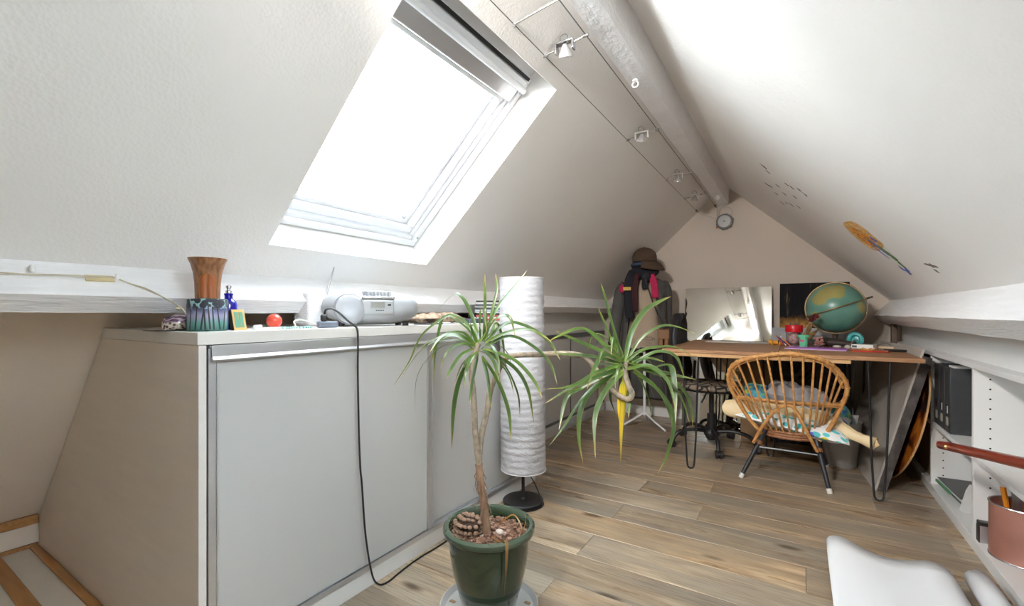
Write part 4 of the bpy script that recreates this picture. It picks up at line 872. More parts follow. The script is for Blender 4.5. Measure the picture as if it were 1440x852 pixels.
def fire_mat():
    m = mat('fire_painting', (.02,.01,.01), .3, coat=.3); N, L, b = nodes(m); tc = N.new('ShaderNodeTexCoord'); n = N.new('ShaderNodeTexNoise'); n.inputs['Scale'].default_value = 5; n.inputs['Detail'].default_value = 7; n.inputs['Distortion'].default_value = 1.2; L.new(tc.outputs['Object'], n.inputs[0])
    r = ramp(N, [(.38,(.008,.006,.006)),(.50,(.035,.012,.006)),(.56,(.25,.055,.008)),(.64,(.50,.16,.02)),(.72,(.10,.03,.012))]); L.new(n.outputs[0], r.inputs[0]); L.new(r.outputs[0], b.inputs['Base Color']); return m
dk = thing('round_painting', 'round painted disc of black and flame orange leaning behind the canvases', 'painting', (.422, 3.50, .004), R(5.5))
Dx = Matrix.Rotation(R(12.6), 4, 'Y') @ Matrix.Translation((.012, 0, .383))
mb = MB(); ncir = 72
ringp = lambda x, r: [(x, r*math.cos(2*math.pi*j/ncir), r*math.sin(2*math.pi*j/ncir)) for j in range(ncir)]
obj('disc', MB().loft([ringp(.002,.380), ringp(.010,.380)]).xform(Dx), mpine, dk)
obj('painted_face', MB().loft([ringp(0,.377), ringp(.002,.377)]).xform(Dx), fire_mat(), dk)

# ------------------------------------------------------------------ things on the desk (top at z = .752)
ZT = .7522
globe = thing('globe', 'antique globe with brass rings standing on the desk', 'globe', (.225, 3.80, ZT))
GC = Vector((0, 0, .262)); GR = .168
def globe_mat():
    m = mat('old_globe_print', (.1,.3,.25), .32); N, L, b = nodes(m); tc = N.new('ShaderNodeTexCoord')
    n = N.new('ShaderNodeTexNoise'); n.inputs['Scale'].default_value = 14; n.inputs['Detail'].default_value = 6; L.new(tc.outputs['Object'], n.inputs[0])
    prev = None      # old land masses: distance to a few centres on the ball, broken up by noise
    for (x, y, z, s) in ((-.035,-.115,.107,.085),(.02,-.10,.125,.06),(-.09,-.125,.055,.055),(.138,-.085,-.005,.048),(-.105,-.115,-.055,.040),(-.02,.15,.04,.09),(.09,.12,-.05,.07),(-.13,.08,.03,.06)):
        d = N.new('ShaderNodeVectorMath'); d.operation = 'DISTANCE'; d.inputs[1].default_value = (x, y, z+.262); L.new(tc.outputs['Object'], d.inputs[0])
        q = N.new('ShaderNodeMath'); q.operation = 'DIVIDE'; q.inputs[1].default_value = s; L.new(d.outputs['Value'], q.inputs[0])
        if prev is None: prev = q
        else: mn = N.new('ShaderNodeMath'); mn.operation = 'MINIMUM'; L.new(prev.outputs[0], mn.inputs[0]); L.new(q.outputs[0], mn.inputs[1]); prev = mn
    ad = N.new('ShaderNodeMath'); ad.operation = 'MULTIPLY_ADD'; ad.inputs[1].default_value = 2.6; L.new(n.outputs[0], ad.inputs[0]); L.new(prev.outputs[0], ad.inputs[2])
    r = ramp(N, [(0,(.36,.25,.10)),(.40,(.33,.30,.10)),(.46,(.28,.28,.10)),(.475,(.15,.30,.23)),(.55,(.12,.27,.215)),(1,(.085,.22,.18))])
    hv = N.new('ShaderNodeMath'); hv.operation = 'MULTIPLY'; hv.inputs[1].default_value = .222; L.new(ad.outputs[0], hv.inputs[0]); L.new(hv.outputs[0], r.inputs[0]); L.new(r.outputs[0], b.inputs['Base Color']); return m
tilt = Matrix.Translation(GC) @ Matrix.Rotation(R(-62), 4, 'Y')
obj('ball', MB().ell((0,0,0), GR, GR, GR, 56, 32).xform(tilt), globe_mat(), globe)
mbrass = mat('dull_brass', (.24,.165,.07), .45, .6, var=.15, vscale=30)
view = Matrix.Translation(GC) @ Matrix.Rotation(R(-3), 4, 'Z')
obj('outer_ring', MB().loft([[Vector((r*math.cos(a), y, r*math.sin(a))) for r, y in ((.1705,-.006),(.177,-.006),(.177,.006),(.1705,.006))] for a in [2*math.pi*k/64 for k in range(65)]], cap=False).xform(view), mbrass, globe)
mb = MB(); a0 = Matrix.Rotation(R(-20), 4, 'Y')
mb.tube([a0 @ Vector((.176*math.cos(t), -.176*math.sin(t), 0)) for t in [math.pi*k/30 for k in range(31)]], .0045, 8).xform(Matrix.Translation(GC)); obj('meridian_bar', mb, mbrass, globe)
mb = MB(); e = GC+(a0 @ Vector((.176,0,0))); mb.tube([e, e+(a0 @ Vector((.03,0,0)))], [.008,.005], 8).ell(e+(a0 @ Vector((.034,0,0))), .007,.007,.007, 10, 6); obj('axis_knob', mb, mat('dark_bronze', (.10,.07,.04), .4, .8), globe)
obj('stand', MB().lathe([(0,0),(.075,0),(.078,.008),(.06,.016),(.02,.028),(.014,.05),(.016,.075),(.022,.081),(0,.081)], 28), mat('dark_turned_wood', (.06,.035,.022), .4), globe)

def glassm(n, t): M[n] = glass_mat(n, t); return M[n]
jar = thing('glass_jar', 'glass jar with bright red rim band on the desk', 'jar', (-.015, 3.70, ZT))
obj('body', MB().lathe([(0,.001),(.042,.001),(.048,.012),(.050,.08),(.050,.100),(.047,.100),(.046,.014),(.04,.006),(0,.006)], 32), glassm('clear_jar_glass', (.90,.90,.90)), jar)
obj('band', MB().lathe([(.0525,.095),(.0535,.097),(.0535,.142),(.052,.144),(.049,.142),(.049,.097)], 32), mat('red_plastic', (.55,.008,.015), .35), jar, label='red band around the rim')
obj('contents', MB().ell((0,0,.05), .040, .040, .042, 16, 10), mat('pink_beads', (.55,.22,.24), .6, col2=(.75,.6,.58), vscale=60), jar)
for i, (x, y, h, c) in enumerate(((.01,-.01,.165,(.03,.04,.07)), (-.015,.01,.172,(.05,.06,.10)), (.0,.02,.17,(.12,.13,.16)), (.022,.008,.16,(.02,.02,.03)))):
    m_ = mat('brush_handle_%d' % i, c, .4)
    stick('paintbrush', ['dark navy brush at the front of the red banded jar','slate brush at the left of the red banded jar','grey brush at the back of the red banded jar','black brush at the right of the red banded jar'][i], 'brush', (-.015+x*.5, 3.70+y*.5, ZT+.093), (-.015+x*1.6, 3.70+y*1.6, ZT+h), (('handle',0,.8,.004,.003,m_),('tip',.8,1,.004,.0015,mbrist)), 'brushes in the red banded jar')
mg = mat('mint_green_plastic', (.16,.60,.37), .4)
pot = thing('flower_pot', 'small mint green pot with pink flower on the desk', 'pot', (.040, 3.63, ZT))
obj('body', MB().lathe([(0,.0005),(.022,.0005),(.027,.062),(.035,.063),(.037,.079),(.033,.079),(.024,.06),(.02,.004),(0,.004)], 28), mg, pot)
obj('flower_print', MB().ell((-.004,-.026,.040), .009,.002,.009, 10, 6).ell((-.014,-.022,.042), .007,.003,.007, 10,6), mat('pink_print', (.70,.12,.30), .6), pot, label='pink flower motif')
jar2 = thing('glass_tumbler', 'clear glass tumbler filled with pink bits on the desk', 'glass', (.125, 3.60, ZT))
obj('body', MB().lathe([(0,.0005),(.036,.0005),(.040,.006),(.041,.080),(.039,.080),(.038,.009),(0,.009)], 32), M['clear_jar_glass'], jar2)
mb = MB()
for k in range(30): mb.ell((rnd.uniform(-.024,.024), rnd.uniform(-.024,.024), .018+k*.0017), .009,.008,.006, 8, 5)
obj('pink_bits', mb, mat('rose_petals', (.66,.25,.22), .7, col2=(.72,.45,.38), vscale=40), jar2, sm=True)['kind'] = 'stuff'
# spiral-bound lilac notebook
nb = thing('notebook', 'lilac spiral notebook lying near the front of the desk', 'notebook', (.100, 3.42, ZT), -.12)
ml = mat('lilac_cover', (.42,.16,.50), .5)
obj('back_cover', MB().box(-.16,.16,-.075,.095,0,.002), mat('lavender_paper', (.72,.66,.82), .7), nb); obj('cover', MB().box(-.15,.165,-.06,.10,.0022,.007), ml, nb, bev=.0008)
for k in range(9): q = obj('ring', MB().torus((-.13+k*.033,.100,.008), .004,.007,.0013,'x',10,5), ml, nb) if k == 0 else None; 
rg = nb.children[-1]
for k in range(1,9): c = rg.copy(); COL.objects.link(c); c.location = (k*.033, 0, 0)
# papers at the back left
for i, (x, y, w, d, rz, lab) in enumerate(((-.40,3.90,.42,.17,.04,'large white sheet lying at the back left of the desk'), (-.22,3.83,.30,.12,-.05,'smaller white sheet overlapping the large one on the desk'))):
    slabthing('paper_sheet', lab, 'paper', (x, y, ZT+i*.0025), w, d, .002, rz, M['paper'] if i == 0 else mat('grey_white_paper', (.62,.62,.60), .7), bev=0)
# toy, pens
mor = mat('orange_toy', (.70,.30,.02), .5); mbt = mat('blue_toy', (.05,.18,.30), .5)
ty = thing('toy_animal', 'small orange and blue toy lying by the jars on the desk', 'toy', (-.115, 3.72, ZT))
obj('body', MB().ell((0,0,.018), .034,.016,.016, 14, 8).ell((-.04,0,.021), .018,.015,.016, 12, 8), mor, ty); obj('band', MB().ell((.008,0,.019), .008,.0175,.0168, 12, 8), M['black_plastic'], ty)
obj('tail', MB().tube(smooth([(.03,0,.018),(.05,.0,.020),(.07,.004,.022),(.09,.0,.016)], 4), .009, 8), mbt, ty)
obj('foot', MB().ell((-.03,-.012,.006), .010,.008,.0058, 8, 6).ell((.015,-.012,.006), .010,.008,.0058, 8, 6), mor, ty)
for i, (c, a, bpt, lab) in enumerate((((.85,.20,.02), (-.035,3.60,ZT+.004), (-.090,3.66,ZT+.058), 'orange pencil leaning beside the red banded jar'), ((.03,.06,.25), (-.045,3.62,ZT+.004), (-.115,3.70,ZT+.062), 'dark blue pencil leaning left of the orange one'), ((.75,.72,.75), (-.062,3.66,ZT+.003), (-.100,3.72,ZT+.078), 'white pen leaning behind the orange pencil'), ((.55,.05,.06), (-.075,3.67,ZT+.003), (-.125,3.74,ZT+.070), 'red pen leaning leftmost of the pencils'))):
    m_ = mat('pencil_%d' % i, c, .4); stick('pencil', lab, 'pencil', a, bpt, (('shaft',0,.85,.004,.004,m_),('tip',.85,1,.004,.001,mbrist)))
# leather pouch, stones, teal ring
mlea = mat('brown_leather', (.045,.028,.022), .5, bump=.3, bscale=90)
pch = thing('leather_pouch', 'dark brown leather pouch lying under the globe', 'pouch', (.215, 3.68, ZT))
prof = [(-.085,.060,.008),(-.075,.048,.030),(-.05,.040,.042),(0,.036,.040),(.05,.032,.034),(.09,.025,.028),(.105,.024,.030),(.112,.024,.032)]
obj('body', MB().loft([[Vector((x, .036*math.cos(a), z*.75+h*math.sin(a)*.72+.003)) for a in [2*math.pi*j/18 for j in range(18)]] for x, z, h in [(p[0], p[1], p[2]) for p in prof]]), mlea, pch)
obj('strap', MB().tube(smooth([(.0,-.038,.012),(.05,-.045,.006),(.08,-.045,.025),(.10,-.035,.05),(.12,-.02,.05)], 5), .0035, 6), mat('tan_strap', (.16,.10,.06), .6), pch)
for i, (x, y, sx) in enumerate(((.222,3.60,.024), (.275,3.56,.017))):
    tag(obj('stone', MB().ell((0,0,.010), sx, sx*.7, .010 if i == 0 else .013, 14, 8).xform(Matrix.Translation((0,0,0 if i == 0 else .003))), mat('pale_stone_%d' % i, (.55,.52,.48), .7), loc=(x, y, ZT)), ['flat pale stone before the leather pouch on the desk', 'round white stone at the right end of the leather pouch'][i], 'stone')
mteal = mat('teal_glaze', (.02,.27,.28), .3, col2=(.10,.45,.44), vscale=40, coat=.4)
ts = thing('teal_dish', 'teal ring shaped ceramic dish standing on edge beside the globe', 'dish', (.327, 3.72, ZT), -.3)
obj('rim', MB().torus((0,0,.052), .034,.038,.0135,'y',32,12), mteal, ts); obj('bowl', MB().ell((.004,.014,.050), .034,.012,.036, 20, 12), mteal, ts)
# dried rose and twigs standing in front of the globe
dr_ = thing('dried_rose', 'dried dark red rose on a straw stem before the globe', 'flower', (.040, 3.575, ZT+.079))
dr_.location = (.030, 3.60, ZT+.078)
obj('stem', MB().tube(smooth([(.012,.03,-.06),(.02,.01,.02),(.035,-.02,.07),(.062,-.03,.105)], 4), .0035, 6), mat('straw_stem', (.42,.28,.13), .8), dr_)
mrose = mat('dried_petals', (.085,.008,.012), .8, var=.4, vscale=40); rs = None
for k in range(14):
    a = k*2.4; z = .118+.003*(k%5); rr_ = .006+.0016*k
    if rs is None: rs = obj('petal', MB().ell((0,0,0), .012,.004,.013, 9, 6), mrose, dr_); q = rs
    else: q = rs.copy(); COL.objects.link(q)
    q.location = (.064+rr_*math.cos(a)*.8, -.034+rr_*math.sin(a)*.5, z-.006+.016*math.sin(a*1.7)); q.rotation_euler = (rnd.uniform(-.5,.5), rnd.uniform(-.7,.7), a)
tw = thing('dried_husk', 'ochre dried husks spreading behind the mint green pot', 'husk', (.02, 3.78, ZT))
mh = mat('ochre_husk', (.36,.20,.06), .8, col2=(.10,.065,.035), vscale=24)
for (a, b_) in (((.0,.0,.0),(-.02,.02,.19)), ((0,0,0),(.075,.0,.16)), ((0,0,0),(.11,.02,.115)), ((0,.0,0),(.05,.03,.10))):
    A_, B_ = Vector(a), Vector(b_); obj('husk_blade', MB().tube([A_, A_.lerp(B_,.35), A_.lerp(B_,.7), B_], [.004,.014,.016,.003], 8, sq=.4), mh, tw)
# boxes and envelopes at the right
wb = thing('pamphlet_box', 'flat white carton with dark printed end lying on the desk', 'box', (.365, 3.66, ZT), -.35)
obj('carton', MB().box(-.055,.06,-.04,.04,0,.026), M['paper'], wb, bev=.001); obj('printed_end', MB().box(-.0505,-.025,-.0412,-.04,.006,.020), M['gray_paint'], wb, sm=False)
slabthing('wooden_ruler', 'pale wooden bar lying behind the white carton on the desk', 'ruler', (.47, 3.72, ZT), .12, .03, .014, -.3, mat('pale_wood', (.62,.48,.32), .6))
tag(obj('wire_loop', MB().tube(smooth([(-.03,0,.002),(-.01,.01,.012),(.02,.0,.016),(.04,-.01,.004)], 5), .0012, 5), M['black'], loc=(.47,3.72,ZT+.0145)), 'thin black wire curl lying on the pale wooden bar', 'wire')
env = mat('red_card', (.50,.035,.02), .5)
slabthing('envelope', 'lower red envelope near the right end of the desk', 'envelope', (.365, 3.36, ZT), .17, .085, .004, .10, env)
ev = thing('gift_envelope', 'upper red envelope tied with a gold bow on the desk', 'envelope', (.360, 3.355, ZT+.0042), -.02)
obj('card', MB().box(-.08,.085,-.04,.04,0,.004), env, ev, bev=.0005)
mgold = mat('gold_ribbon', (.70,.38,.08), .35, .3)
obj('ribbon', MB().box(-.012,-.004,-.041,.041,.004,.005).box(-.081,.086,-.004,.004,.004,.005), mgold, ev, sm=False)
mb = MB()
for a in (.2, 2.2, 3.5, 5.2): mb.tube(smooth([(-.008,0,.006),(-.008+.018*math.cos(a)-.006*math.sin(a),.018*math.sin(a)+.006*math.cos(a),.018),(-.008+.036*math.cos(a),.036*math.sin(a),.012),(-.008+.018*math.cos(a)+.006*math.sin(a),.018*math.sin(a)-.006*math.cos(a),.008)], 4, True), .0018, 5, closed=True)
obj('bow', mb, mgold, ev)
kn_ = thing('pocket_knife', 'black handled knife lying right of the red envelopes', 'knife', (.487, 3.42, ZT), .12)
obj('handle', MB().loft([[Vector((x, w*math.cos(a), .008+.0075*math.sin(a))) for a in [2*math.pi*j/12 for j in range(12)]] for x, w in ((-.055,.006),(-.05,.010),(0,.011),(.04,.012),(.052,.008))]), M['black_plastic'], kn_)
obj('guard', MB().box(-.060,-.055,-.008,.008,.001,.015), M['steel'], kn_)

# ------------------------------------------------------------------ things on the white cabinet (top at z = .930)
ZC = .9302
tag(obj('black_card', MB().box(-.04,.04,-.06,.06,0,.0015), M['black_plastic'], loc=(-1.50,.575,ZC)), 'thin black card lying under the striped seashell', 'card')
sh = thing('seashell', 'purple striped cowrie shell beside the tree print tin', 'shell', (-1.475, .582, ZC+.0017), .2)
def shell_mat():
    m = mat('cowrie', (.2,.12,.18), .22, coat=.4); N, L, b = nodes(m); tc = N.new('ShaderNodeTexCoord'); sp = N.new('ShaderNodeSeparateXYZ'); L.new(tc.outputs['Object'], sp.inputs[0])
    w = N.new('ShaderNodeTexWave'); w.inputs['Scale'].default_value = 26; w.inputs['Distortion'].default_value = 6; w.inputs['Detail Scale'].default_value = 2; w.bands_direction = 'Z'; L.new(tc.outputs['Object'], w.inputs[0])
    r = ramp(N, [(0,(.07,.03,.075)),(.6,(.15,.08,.15)),(1,(.36,.28,.36))]); L.new(w.outputs[0], r.inputs[0])
    v = N.new('ShaderNodeTexVoronoi'); v.inputs['Scale'].default_value = 110; L.new(tc.outputs['Object'], v.inputs[0]); r2 = ramp(N, [(.3,(.10,.06,.05)),(.5,(.62,.54,.46))]); L.new(v.outputs[0], r2.inputs[0])
    mr = N.new('ShaderNodeMapRange'); mr.inputs[1].default_value = .018; mr.inputs[2].default_value = .026; L.new(sp.outputs[2], mr.inputs[0]); x = N.new('ShaderNodeMixRGB'); L.new(mr.outputs[0], x.inputs[0]); L.new(r2.outputs[0], x.inputs[1]); L.new(r.outputs[0], x.inputs[2]); L.new(x.outputs[0], b.inputs['Base Color']); return m
obj('shell_body', MB().loft([[Vector((w*.034*math.cos(a), y, h*(.022+.022*math.sin(a)*(1 if math.sin(a) > 0 else 1)))) for a in [2*math.pi*j/24 for j in range(24)]] for y, w, h in ((-.046,.08,.30),(-.043,.40,.55),(-.035,.72,.80),(-.018,.97,.98),(.0,1.0,1.0),(.02,.92,.92),(.036,.6,.66),(.043,.35,.42),(.046,.08,.25))]), shell_mat(), sh)
tin = thing('candle_tin', 'teal round tin printed with dark tree silhouettes', 'tin', (-1.40, .618, ZC))
def tin_mat():
    m = mat('teal_lilac_print', (.2,.5,.5), .45); N, L, b = nodes(m); tc = N.new('ShaderNodeTexCoord'); sp = N.new('ShaderNodeSeparateXYZ'); L.new(tc.outputs['Object'], sp.inputs[0]); mr = N.new('ShaderNodeMapRange'); mr.inputs[2].default_value = .09; L.new(sp.outputs[2], mr.inputs[0])
    r = ramp(N, [(0,(.025,.12,.10)),(.25,(.10,.27,.22)),(.45,(.30,.28,.42)),(.65,(.17,.18,.36)),(.8,(.25,.45,.45)),(1,(.30,.50,.48))]); L.new(mr.outputs[0], r.inputs[0])
    n = N.new('ShaderNodeTexVoronoi'); n.inputs['Scale'].default_value = 75; L.new(tc.outputs['Object'], n.inputs[0]); rm = ramp(N, [(.60,(1,1,1)),(.66,(0,0,0))]); L.new(n.outputs[0], rm.inputs[0])
    mz = N.new('ShaderNodeMapRange'); mz.inputs[1].default_value = .045; mz.inputs[2].default_value = .066; L.new(sp.outputs[2], mz.inputs[0]); mu = N.new('ShaderNodeMath'); mu.operation = 'MULTIPLY'; L.new(rm.outputs[0], mu.inputs[0]); L.new(mz.outputs[0], mu.inputs[1])
    x = N.new('ShaderNodeMixRGB'); x.inputs[2].default_value = (.022,.022,.035,1); L.new(mu.outputs[0], x.inputs[0]); L.new(r.outputs[0], x.inputs[1]); L.new(x.outputs[0], b.inputs['Base Color']); return m
obj('body', MB().lathe([(0,.0005),(.047,.0005),(.049,.003),(.049,.086),(.047,.089),(0,.089)], 48), tin_mat(), tin)
mb = MB(); mtrunk = mat('dark_print', (.025,.025,.035), .5)
for a0_, a1_ in ((-.95,-.85),(-.60,-.50),(-.32,-.16),(-.10,-.18),(.12,.02),(.30,.22),(.62,.45),(.85,.95),(1.2,1.25),(1.7,1.6),(2.2,2.3),(-1.4,-1.3),(-2,-1.9)):
    off = -.42
    pts = []
    for k in range(7):
        t = k/6; a = off+lerp(a0_, a1_, t); z = lerp(.004,.068,t); w = lerp(.05,.028,t); pts.append((a, z, w))
    st = len(mb.v)
    for a, z, w in pts: mb.v += [(.0494*math.cos(a-w), .0494*math.sin(a-w), z), (.0494*math.cos(a+w), .0494*math.sin(a+w), z)]
    for k in range(6): mb.f.append((st+2*k, st+2*k+1, st+2*k+3, st+2*k+2))
obj('tree_print', mb, mtrunk, tin, sm=False, label='dark tree trunks printed round the tin')
mvw = mat('grained_vase_wood', (.14,.055,.022), .4, col2=(.33,.15,.065), vscale=22, stretch=(6,6,1.4))
vs_ = thing('wooden_vase', 'flared brown wooden vase standing on the tree print tin', 'vase', (-1.40, .618, ZC+.0893))
obj('body', MB().lathe([(0,.0004),(.030,.0004),(.0305,.02),(.0315,.045),(.035,.075),(.041,.098),(.0475,.1125),(.046,.1135),(.040,.10),(.032,.075),(.029,.04),(.0,.035)], 48), mvw, vs_)
mb = MB(); vr = lambda z: .0305+.0000*z+ (max(0,(z-.03))/.07)**2*.009
for half in (-1, 1):
    rows_ = []
    for i in range(11):
        z = .002+.066*i/10; wid = .52*math.sqrt(max(.02, 1-max(0,(z-.05)/.019)**2)) if z > .05 else .52
        row = []
        for j in range(9):
            u = j/8; a = -.45+half*(.02+u*(wid*1.25)); row.append((( vr(z)+.0035*math.sin(math.pi*u)**.6)*math.cos(a), (vr(z)+.0035*math.sin(math.pi*u)**.6)*math.sin(a), z))
        rows_.append(row)
    mb.loft(rows_, cap=False, closed=False)
obj('carving', mb, mat('polished_red_wood', (.30,.085,.022), .28, var=.15, vscale=12, stretch=(4,4,1)), vs_, label='smooth reddish carved panel')
bt = thing('glass_bottle', 'cobalt blue glass bottle with a metal spray head', 'bottle', (-1.435, .690, ZC))
mcob = mat('cobalt_glass', (.010,.008,.40), .06, coat=.5, trans=.35, ior=1.45)
obj('body', MB().lathe([(0,.0005),(.0205,.0005),(.0225,.004),(.0225,.074),(.020,.084),(.011,.092),(.0105,.102),(.012,.103),(.012,.108),(0,.108)], 36), mcob, bt)
obj('spray_head', MB().lathe([(0,.108),(.0085,.108),(.0085,.116),(.005,.117),(.005,.123),(.0075,.124),(.0075,.131),(0,.132)], 20), M['steel'], bt)
fb = thing('picture_block', 'little gold edged picture block leaning on the blue bottle', 'picture', (-1.372, .690, ZC), R(-72))
fb.rotation_euler = (0, 0, R(92)); X = Matrix.Rotation(R(-16), 4, 'X')
obj('block', MB().box(-.018,.018,.001,.020,0,.062).xform(Matrix.Translation((0,-.006,0)) @ X), mat('dark_block_side', (.06,.05,.045), .6), fb, bev=.0008)
obj('face', MB().box(-.018,.018,0,.001,0,.062).xform(Matrix.Translation((0,-.006,0)) @ X), mat('ochre_face', (.62,.40,.14), .5), fb, sm=False)
obj('picture', MB().box(-.012,-.001,-.0006,0,.008,.054).box(.001,.012,-.0006,0,.008,.054).xform(Matrix.Translation((0,-.006,0)) @ X), mat('green_panel', (.12,.30,.20), .5), fb, sm=False, label='two small green upright panels')
tag(obj('red_ball', MB().ell((0,0,.0235), .0235,.0235,.0235, 28, 18), mat('marbled_red_rubber', (.65,.03,.015), .25, col2=(.80,.12,.07), vscale=14, coat=.3), loc=(-1.44, .832, ZC)), 'shiny red ball on the white cabinet top', 'ball')
mwc = mat('white_cable', (.74,.73,.68), .5)
tag(obj('white_cable', MB().tube(smooth([(-1.36,.73,ZC+.003),(-1.40,.80,ZC+.003),(-1.39,.87,ZC+.004),(-1.44,.90,ZC+.02),(-1.47,.945,ZC+.026),(-1.46,.985,ZC+.012),(-1.42,.99,ZC+.003),(-1.38,.95,ZC+.003),(-1.38,.88,ZC+.003),(-1.41,.83,ZC+.0025),(-1.35,.78,ZC+.0025)], 6), .0025, 6), mwc), 'loops of white cable lying beside the red ball', 'cable')
bd = None
for k in range(11):
    if bd is None: bd = obj('bead', MB().ell((0,0,.004), .004,.004,.004, 8, 6), mat('turquoise_bead', (.30,.55,.50), .35)); q = bd
    else: q = bd.copy(); COL.objects.link(q)
    q.location = (-1.335+.004*math.sin(k), .80+k*.0095, ZC); tag(q, 'pale turquoise bead in a row near the cabinet edge', 'bead', 'turquoise beads on the cabinet edge')
tag(obj('white_token', MB().lathe([(0,0),(.012,0),(.013,.010),(.010,.014),(0,.014)], 18), M['white_gloss'], loc=(-1.36,.735,ZC)), 'small white round plastic token right of the picture block', 'token')
# plug and cord
pg = thing('power_adapter', 'slate grey plug adapter with a long black cord hanging down the cabinet', 'adapter', (-1.335, .955, ZC), R(70))
obj('block', MB().box(-.034,.034,-.012,.012,0,.022), mat('slate_plastic', (.15,.17,.22), .4), pg, bev=.006)
obj('plug', MB().box(-.022,-.002,-.009,.009,.022,.045), M['black_plastic'], pg, bev=.005)
pinv = (Matrix.Translation(pg.location) @ Matrix.Rotation(R(70), 4, 'Z')).inverted()
obj('power_cord', MB().tube([pinv @ p for p in smooth([(-1.338,.945,ZC+.045),(-1.335,.948,ZC+.060),(-1.328,.965,ZC+.064),(-1.315,.985,ZC+.050),(-1.300,1.010,ZC+.022),(-1.287,1.026,ZC+.006),(-1.2775,1.031,.920),(-1.276,1.032,.87),(-1.276,1.031,.785),(-1.277,1.036,.588),(-1.277,1.042,.45),(-1.276,1.048,.388),(-1.274,1.062,.208),(-1.268,1.085,.06),(-1.262,1.11,.012),(-1.255,1.145,.004),(-1.262,1.20,.004),(-1.27,1.27,.004),(-1.272,1.35,.004),(-1.268,1.42,.004),(-1.268,1.55,.004),(-1.27,1.70,.004)], 6)], .0034, 8), mat('black_rubber_cord', (.012,.012,.013), .4), pg, label='long black cord hanging down the cabinet front')

# portable radio
rad = thing('cd_radio', 'silver grey portable radio and CD player with raised aerial', 'radio', (-1.405, 1.20, ZC), R(63))
msil = mat('silver_plastic', (.36,.37,.385), .35, .2)
def se(u, v, a, b_, c, e1=.78, e2=.72):
    f = lambda x, e: math.copysign(abs(x)**e, x)
    return Vector((a*f(math.cos(v),e1)*f(math.cos(u),e2), b_*f(math.cos(v),e1)*f(math.sin(u),e2), c*f(math.sin(v),e1)))
mb = MB(); nu, nv = 56, 28
for i in range(nv+1):
    v = -math.pi/2+math.pi*i/nv
    for j in range(nu): p = se(2*math.pi*j/nu, v, .180, .098, .066); mb.v.append((p.x, p.y+.012*(p.z/.06), p.z+.072))
for i in range(nv):
    for j in range(nu): mb.f.append((i*nu+j, i*nu+(j+1)%nu, (i+1)*nu+(j+1)%nu, (i+1)*nu+j))
obj('body', mb, msil, rad)
mgr = mat('pale_silver_grille', (.33,.34,.36), .4, .2)
for x in (-.098,):
    mb = MB(); rings = []
    for r_, d_ in ((.054,0),(.052,-.006),(.045,-.010),(.025,-.013),(.004,-.0135)): rings.append([Vector((x+r_*math.cos(a)*.98, -.091+d_+.010*(r_*math.sin(a)/.05), .064+r_*math.sin(a)*1.0)) for a in [2*math.pi*j/36 for j in range(36)]])
    sp_ = obj('speaker_cover', MB().loft(rings), mgr, rad)
    obj('groove', MB().tube([Vector((x+.055*math.cos(a), -.090+.010*(.055*math.sin(a)/.05), .064+.0555*math.sin(a))) for a in [2*math.pi*j/40 for j in range(40)]], .0016, 6, closed=True), mat('groove_grey', (.22,.23,.26), .5) if x < 0 else bpy.data.materials['groove_grey'], sp_)
obj('centre_panel', MB().box(-.055,.062,-.1015,-.070,.040,.100).xform(Matrix.Rotation(0,4,'X')), mat('panel_silver', (.41,.42,.435), .3, .2), rad, bev=.008)
dsp = obj('display', MB().box(-.026,.024,-.1025,-.1013,.070,.090), mat('grey_display', (.30,.30,.27), .2), rad, bev=.0005, label='grey rectangular display')
obj('display_frame', MB().box(-.029,-.026,-.1035,-.1010,.067,.093).box(.024,.027,-.1035,-.1010,.067,.093).box(-.026,.024,-.1035,-.1010,.067,.070).box(-.026,.024,-.1035,-.1010,.090,.093), msil, dsp)
obj('switch', MB().box(.036,.048,-.1028,-.101,.077,.083), M['dark'], rad, sm=False, label='small dark switch')
for k in range(4): obj('port', MB().box(-.008+k*.008,-.003+k*.008,-.1022,-.1010,.058,.061), M['dark'], rad, sm=False)
for k in range(8): obj('button', MB().box(-.05+k*.0135,-.0395+k*.0135,-.088,-.060,.112,.132), mat('button_silver', (.42,.43,.45), .3, .2) if k == 0 else bpy.data.materials['button_silver'], rad, bev=.003)
obj('button_ledge', MB().box(-.058,.064,-.100,-.050,.102,.112), M['steel'], rad, bev=.003)
for x in (-.12,.12):
    for y in (-.05,.05): obj('foot', MB().lathe([(0,0),(.012,0),(.012,.013),(0,.013)], 14, (x,y,0)), M['black_plastic'], rad)
obj('aerial', MB().tube([(-.155,.07,.095),(-.155,.072,.112),(-.114,.10,.262)], [.005,.004,.0020], 8).tube([(-.114,.10,.262),(-.112,.1013,.268)], .0034, 8), M['steel'], rad, label='raised telescopic aerial')
# odd fabric and bits between radio and discs
ml2 = mat('lace_cloth', (.50,.38,.27), .9, col2=(.14,.07,.045), vscale=45, bump=.6, bscale=60)
mb = pillow(.075,.13,.020,20,.018,2); o = tag(obj('crumpled_scarf', mb, ml2, loc=(-1.42, 1.60, ZC+.026)), 'crumpled brown and cream scarf beside the radio', 'scarf')
for i, (x, y, sx, sy, h, c, lab) in enumerate(((-1.345,1.46,.035,.055,.006,(.02,.02,.025),'flat black disc case by the right end of the radio'), (-1.35,1.80,.04,.05,.022,(.05,.06,.08),'dark little box left of the stacked discs'), (-1.43,1.85,.05,.04,.018,(.25,.27,.3),'grey little box behind the dark one by the discs'), (-1.34,1.55,.02,.03,.008,(.5,.5,.52),'small silver gadget before the crumpled scarf'))):
    tag(obj('small_box', MB().box(-sx,sx,-sy,sy,0,h), mat('odd_%d' % i, c, .4), loc=(x,y,ZC), bev=.002), lab, 'box')
